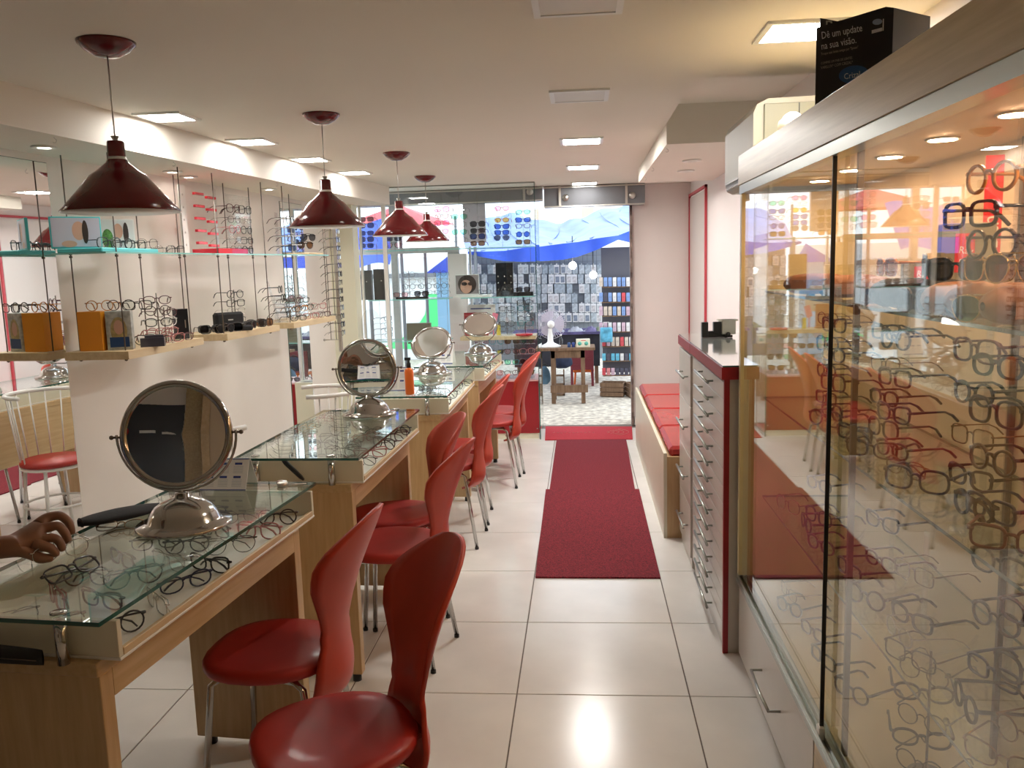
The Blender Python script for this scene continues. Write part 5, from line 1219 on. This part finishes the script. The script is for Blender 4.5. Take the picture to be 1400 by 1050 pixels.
zt = atY(600, 373, 11).z; MB().add([(-.21, -.05, zt), (.13, -.05, zt), (.13, .55, zt), (-.21, .55, zt), (.09, .2, zt+.24)], [(0, 1, 4), (1, 2, 4), (2, 3, 4), (3, 0, 4), (3, 2, 1, 0)]).build('kiosk_roof', m_tarp, k_)
MB().tube([(-.2, -.1, 0), (-.2, -.1, zt+.3)], .02, 8).build('pole', m_greymetal, k_)
u_ = thing('red_canopy', 'red street canopy above the window, behind the pendants', 'canopy', (atY(552, 300, 10.5).x, 10.5, 0), 0)
z1, z0 = atY(552, 283, 10.5).z, atY(552, 306, 10.5).z
MB().add([(-.55, -.6, z0), (.55, -.6, z0-.05), (.55, .6, z0), (-.55, .6, z0), (-.05, 0, z1+.03)], [(0, 1, 4), (1, 2, 4), (2, 3, 4), (3, 0, 4)]).build('canopy_cloth', m_pinkcan, u_)
MB().tube([(-.05, 0, 0), (-.05, 0, z1)], .02, 8).build('pole', m_greymetal, u_)
l_ = thing('blue_awning', 'blue street awning beyond the window beside the cream pillar', 'awning', (atY(500, 340, 9).x, 9, 0), 0)
z1, z0 = atY(500, 302, 9).z, atY(500, 365, 9).z
MB().grid(lambda u, v: Vector((-.7+1.0*u, .5*(1-v)-.2, z1+(z0-z1)*v+.04*sin(9*u))), 16, 6).build('awning_cloth', m_tarp, l_)
MB().tube([(-.1, .5, 0), (-.1, .5, z1)], .02, 8).build('pole', m_greymetal, l_)
bw = thing('far_building', 'pale far building above the stall', 'building', (0, 17, 0), 0)
MB().box(-1.0, 0, 0, 6, .5, atY(760, 300, 17).z).build('facade', m_offwhite, bw)
MB().box(atY(795, 290, 17).x, -.1, 2.3, atY(812, 290, 17).x, 0, atY(800, 284, 17).z).build('tan_wall', mat('tan_plaster', (.75, .55, .42), .7), bw)

# ------------------------------------------------------------ person behind the first counter
per = thing('person', 'person in a blue-grey shirt reaching a hand over the glass counter', 'person', (-1.62, 1.45, 0), 0)
def skin(name, verts, edges, radii, m_, parent, sub=2):
    me = bpy.data.meshes.new(name); me.from_pydata(verts, edges, []); me.materials.append(m_)
    o = link(name, me, parent); md = o.modifiers.new('skin', 'SKIN'); md.use_smooth_shade = True
    for i, r in enumerate(radii): 
        sv = me.skin_vertices[0].data[i]; sv.radius = r if isinstance(r, tuple) else (r, r)
    me.skin_vertices[0].data[0].use_root = True
    s_ = o.modifiers.new('sub', 'SUBSURF'); s_.levels = sub; s_.render_levels = sub
    return o
O_ = Vector((-1.62, 1.45, 0))
def L(p): return tuple(Vector(p)-O_)
def HP(px, py, y): return L(atY(px, py, y))
wr_ = HP(8, 748, 1.74); 
V = [L((-1.66, 1.42, .56)), L((-1.66, 1.42, .75)), L((-1.66, 1.44, .98)), L((-1.65, 1.46, 1.12)), L((-1.645, 1.47, 1.19)), L((-1.64, 1.50, 1.30)), L((-1.64, 1.52, 1.40)),
     L((-1.50, 1.33, 1.08)), L((-1.40, 1.32, .885)), L((-1.42, 1.45, .875)),
     L((-1.80, 1.62, 1.08)), L((-1.70, 1.66, .94)), L((-1.50, 1.68, .895))]
E_ = [(0, 1), (1, 2), (2, 3), (3, 4), (4, 5), (5, 6), (3, 7), (7, 8), (8, 9), (3, 10), (10, 11), (11, 12)]
R_ = [(.13, .10), (.125, .095), (.14, .10), (.10, .08), .050, .078, .070, .048, .038, .028, .050, .042, .034]
n0 = len(V); V.append(wr_); R_.append((.027, .024)); E_.append((12, n0))
pal = HP(38, 735, 1.79); V.append(pal); R_.append((.040, .024)); E_.append((n0, n0+1))
palf = n0+1
fing = [[(62, 708, 1.83), (82, 704, 1.845), (95, 714, 1.85), (99, 732, 1.845)],
        [(62, 722, 1.81), (80, 718, 1.82), (90, 730, 1.825), (94, 744, 1.82)],
        [(60, 736, 1.79), (76, 734, 1.80), (84, 744, 1.80), (86, 755, 1.80)],
        [(56, 747, 1.775), (68, 748, 1.78), (76, 755, 1.785), (77, 762, 1.785)]]
for f in fing:
    pv = palf
    for k, q in enumerate(f): V.append(HP(*q)); R_.append((.0130, .0118, .0108, .0090)[k]); E_.append((pv, len(V)-1)); pv = len(V)-1
th = [(38, 755, 1.765), (58, 764, 1.77), (74, 762, 1.785)]
pv = n0
for k, q in enumerate(th): V.append(HP(*q)); R_.append((.016, .0125, .010)[k]); E_.append((pv, len(V)-1)); pv = len(V)-1
# legs (bare ankles under trousers)
hipi = len(V)
V += [L((-1.60, 1.34, .53)), L((-1.46, 1.36, .50)), L((-1.44, 1.36, .08)), L((-1.60, 1.50, .53)), L((-1.46, 1.54, .50)), L((-1.44, 1.54, .08))]
R_ += [.075, .055, .035, .075, .055, .035]; E_ += [(0, hipi), (hipi, hipi+1), (hipi+1, hipi+2), (0, hipi+3), (hipi+3, hipi+4), (hipi+4, hipi+5)]
skin('body', V, E_, R_, m_skin, per)
skin('shirt', [L((-1.66, 1.42, .62)), L((-1.66, 1.42, .78)), L((-1.66, 1.44, .98)), L((-1.65, 1.46, 1.12)), L((-1.648, 1.465, 1.165)), L((-1.50, 1.33, 1.08)), L((-1.42, 1.32, .93)), L((-1.80, 1.62, 1.08)), L((-1.70, 1.66, .94)), L((-1.56, 1.67, .905))],
     [(0, 1), (1, 2), (2, 3), (3, 4), (3, 5), (5, 6), (3, 7), (7, 8), (8, 9)], [(.145, .11), (.14, .11), (.152, .112), (.115, .09), .062, .062, .054, .064, .056, .050], m_shirt, per)
skin('trousers', [L((-1.66, 1.42, .58)), L((-1.60, 1.34, .54)), L((-1.46, 1.36, .50)), L((-1.44, 1.36, .10)), L((-1.60, 1.50, .54)), L((-1.46, 1.54, .50)), L((-1.44, 1.54, .10))],
     [(0, 1), (1, 2), (2, 3), (0, 4), (4, 5), (5, 6)], [(.14, .11), .088, .070, .052, .088, .070, .052], m_trous, per)
MB().grid(lambda u, v: Vector(L((-1.645, 1.505, 1.345)))+Vector((.092*cos(2*pi*u)*sin(pi*.62*v+.001)*1.02-.012, .088*sin(2*pi*u)*sin(pi*.62*v+.001)-.01, .115*cos(pi*.62*v))), 24, 10).build('hair', m_hair, per)
for sx in (-.028, .028): MB().ball(Vector(L((-1.585, 1.55, 1.345)))+Vector((sx*.6, -sx, 0)), .010, 8).build('eye', m_white, per)
MB().ball(L((-1.572, 1.565, 1.318)), (.012, .012, .020), 8).build('nose', m_skin, per)
MB().ball(L((-1.585, 1.555, 1.282)), (.018, .018, .006), 8).build('mouth', mat('lips', (.30, .09, .07), .5), per)
for dy in (-.068, .068): MB().ball(Vector(L((-1.65, 1.505, 1.335)))+Vector((-dy, dy*.8, 0)), (.012, .012, .028), 8).build('ear', m_skin, per)
for y in (1.36, 1.54): MB().box(-1.50+1.62, y-.045-1.45, .0, -1.28+1.62, y+.045-1.45, .075, bev=.02).build('shoe', m_black, per)
o = thing('round_stool', 'round stool under the person behind the counter', 'stool', (-1.66, 1.42, 0), 0)
MB().lathe([(.15, .40), (.16, .41), (.15, .425), (.001, .428)], n=28).build('seat', m_red, o)
for k in range(4): t = pi/4+k*pi/2; MB().tube([(.12*cos(t), .12*sin(t), .40), (.18*cos(t), .18*sin(t), .0)], .01, 8).build('leg', m_wmetal, o)
print('objects', len(bpy.data.objects))
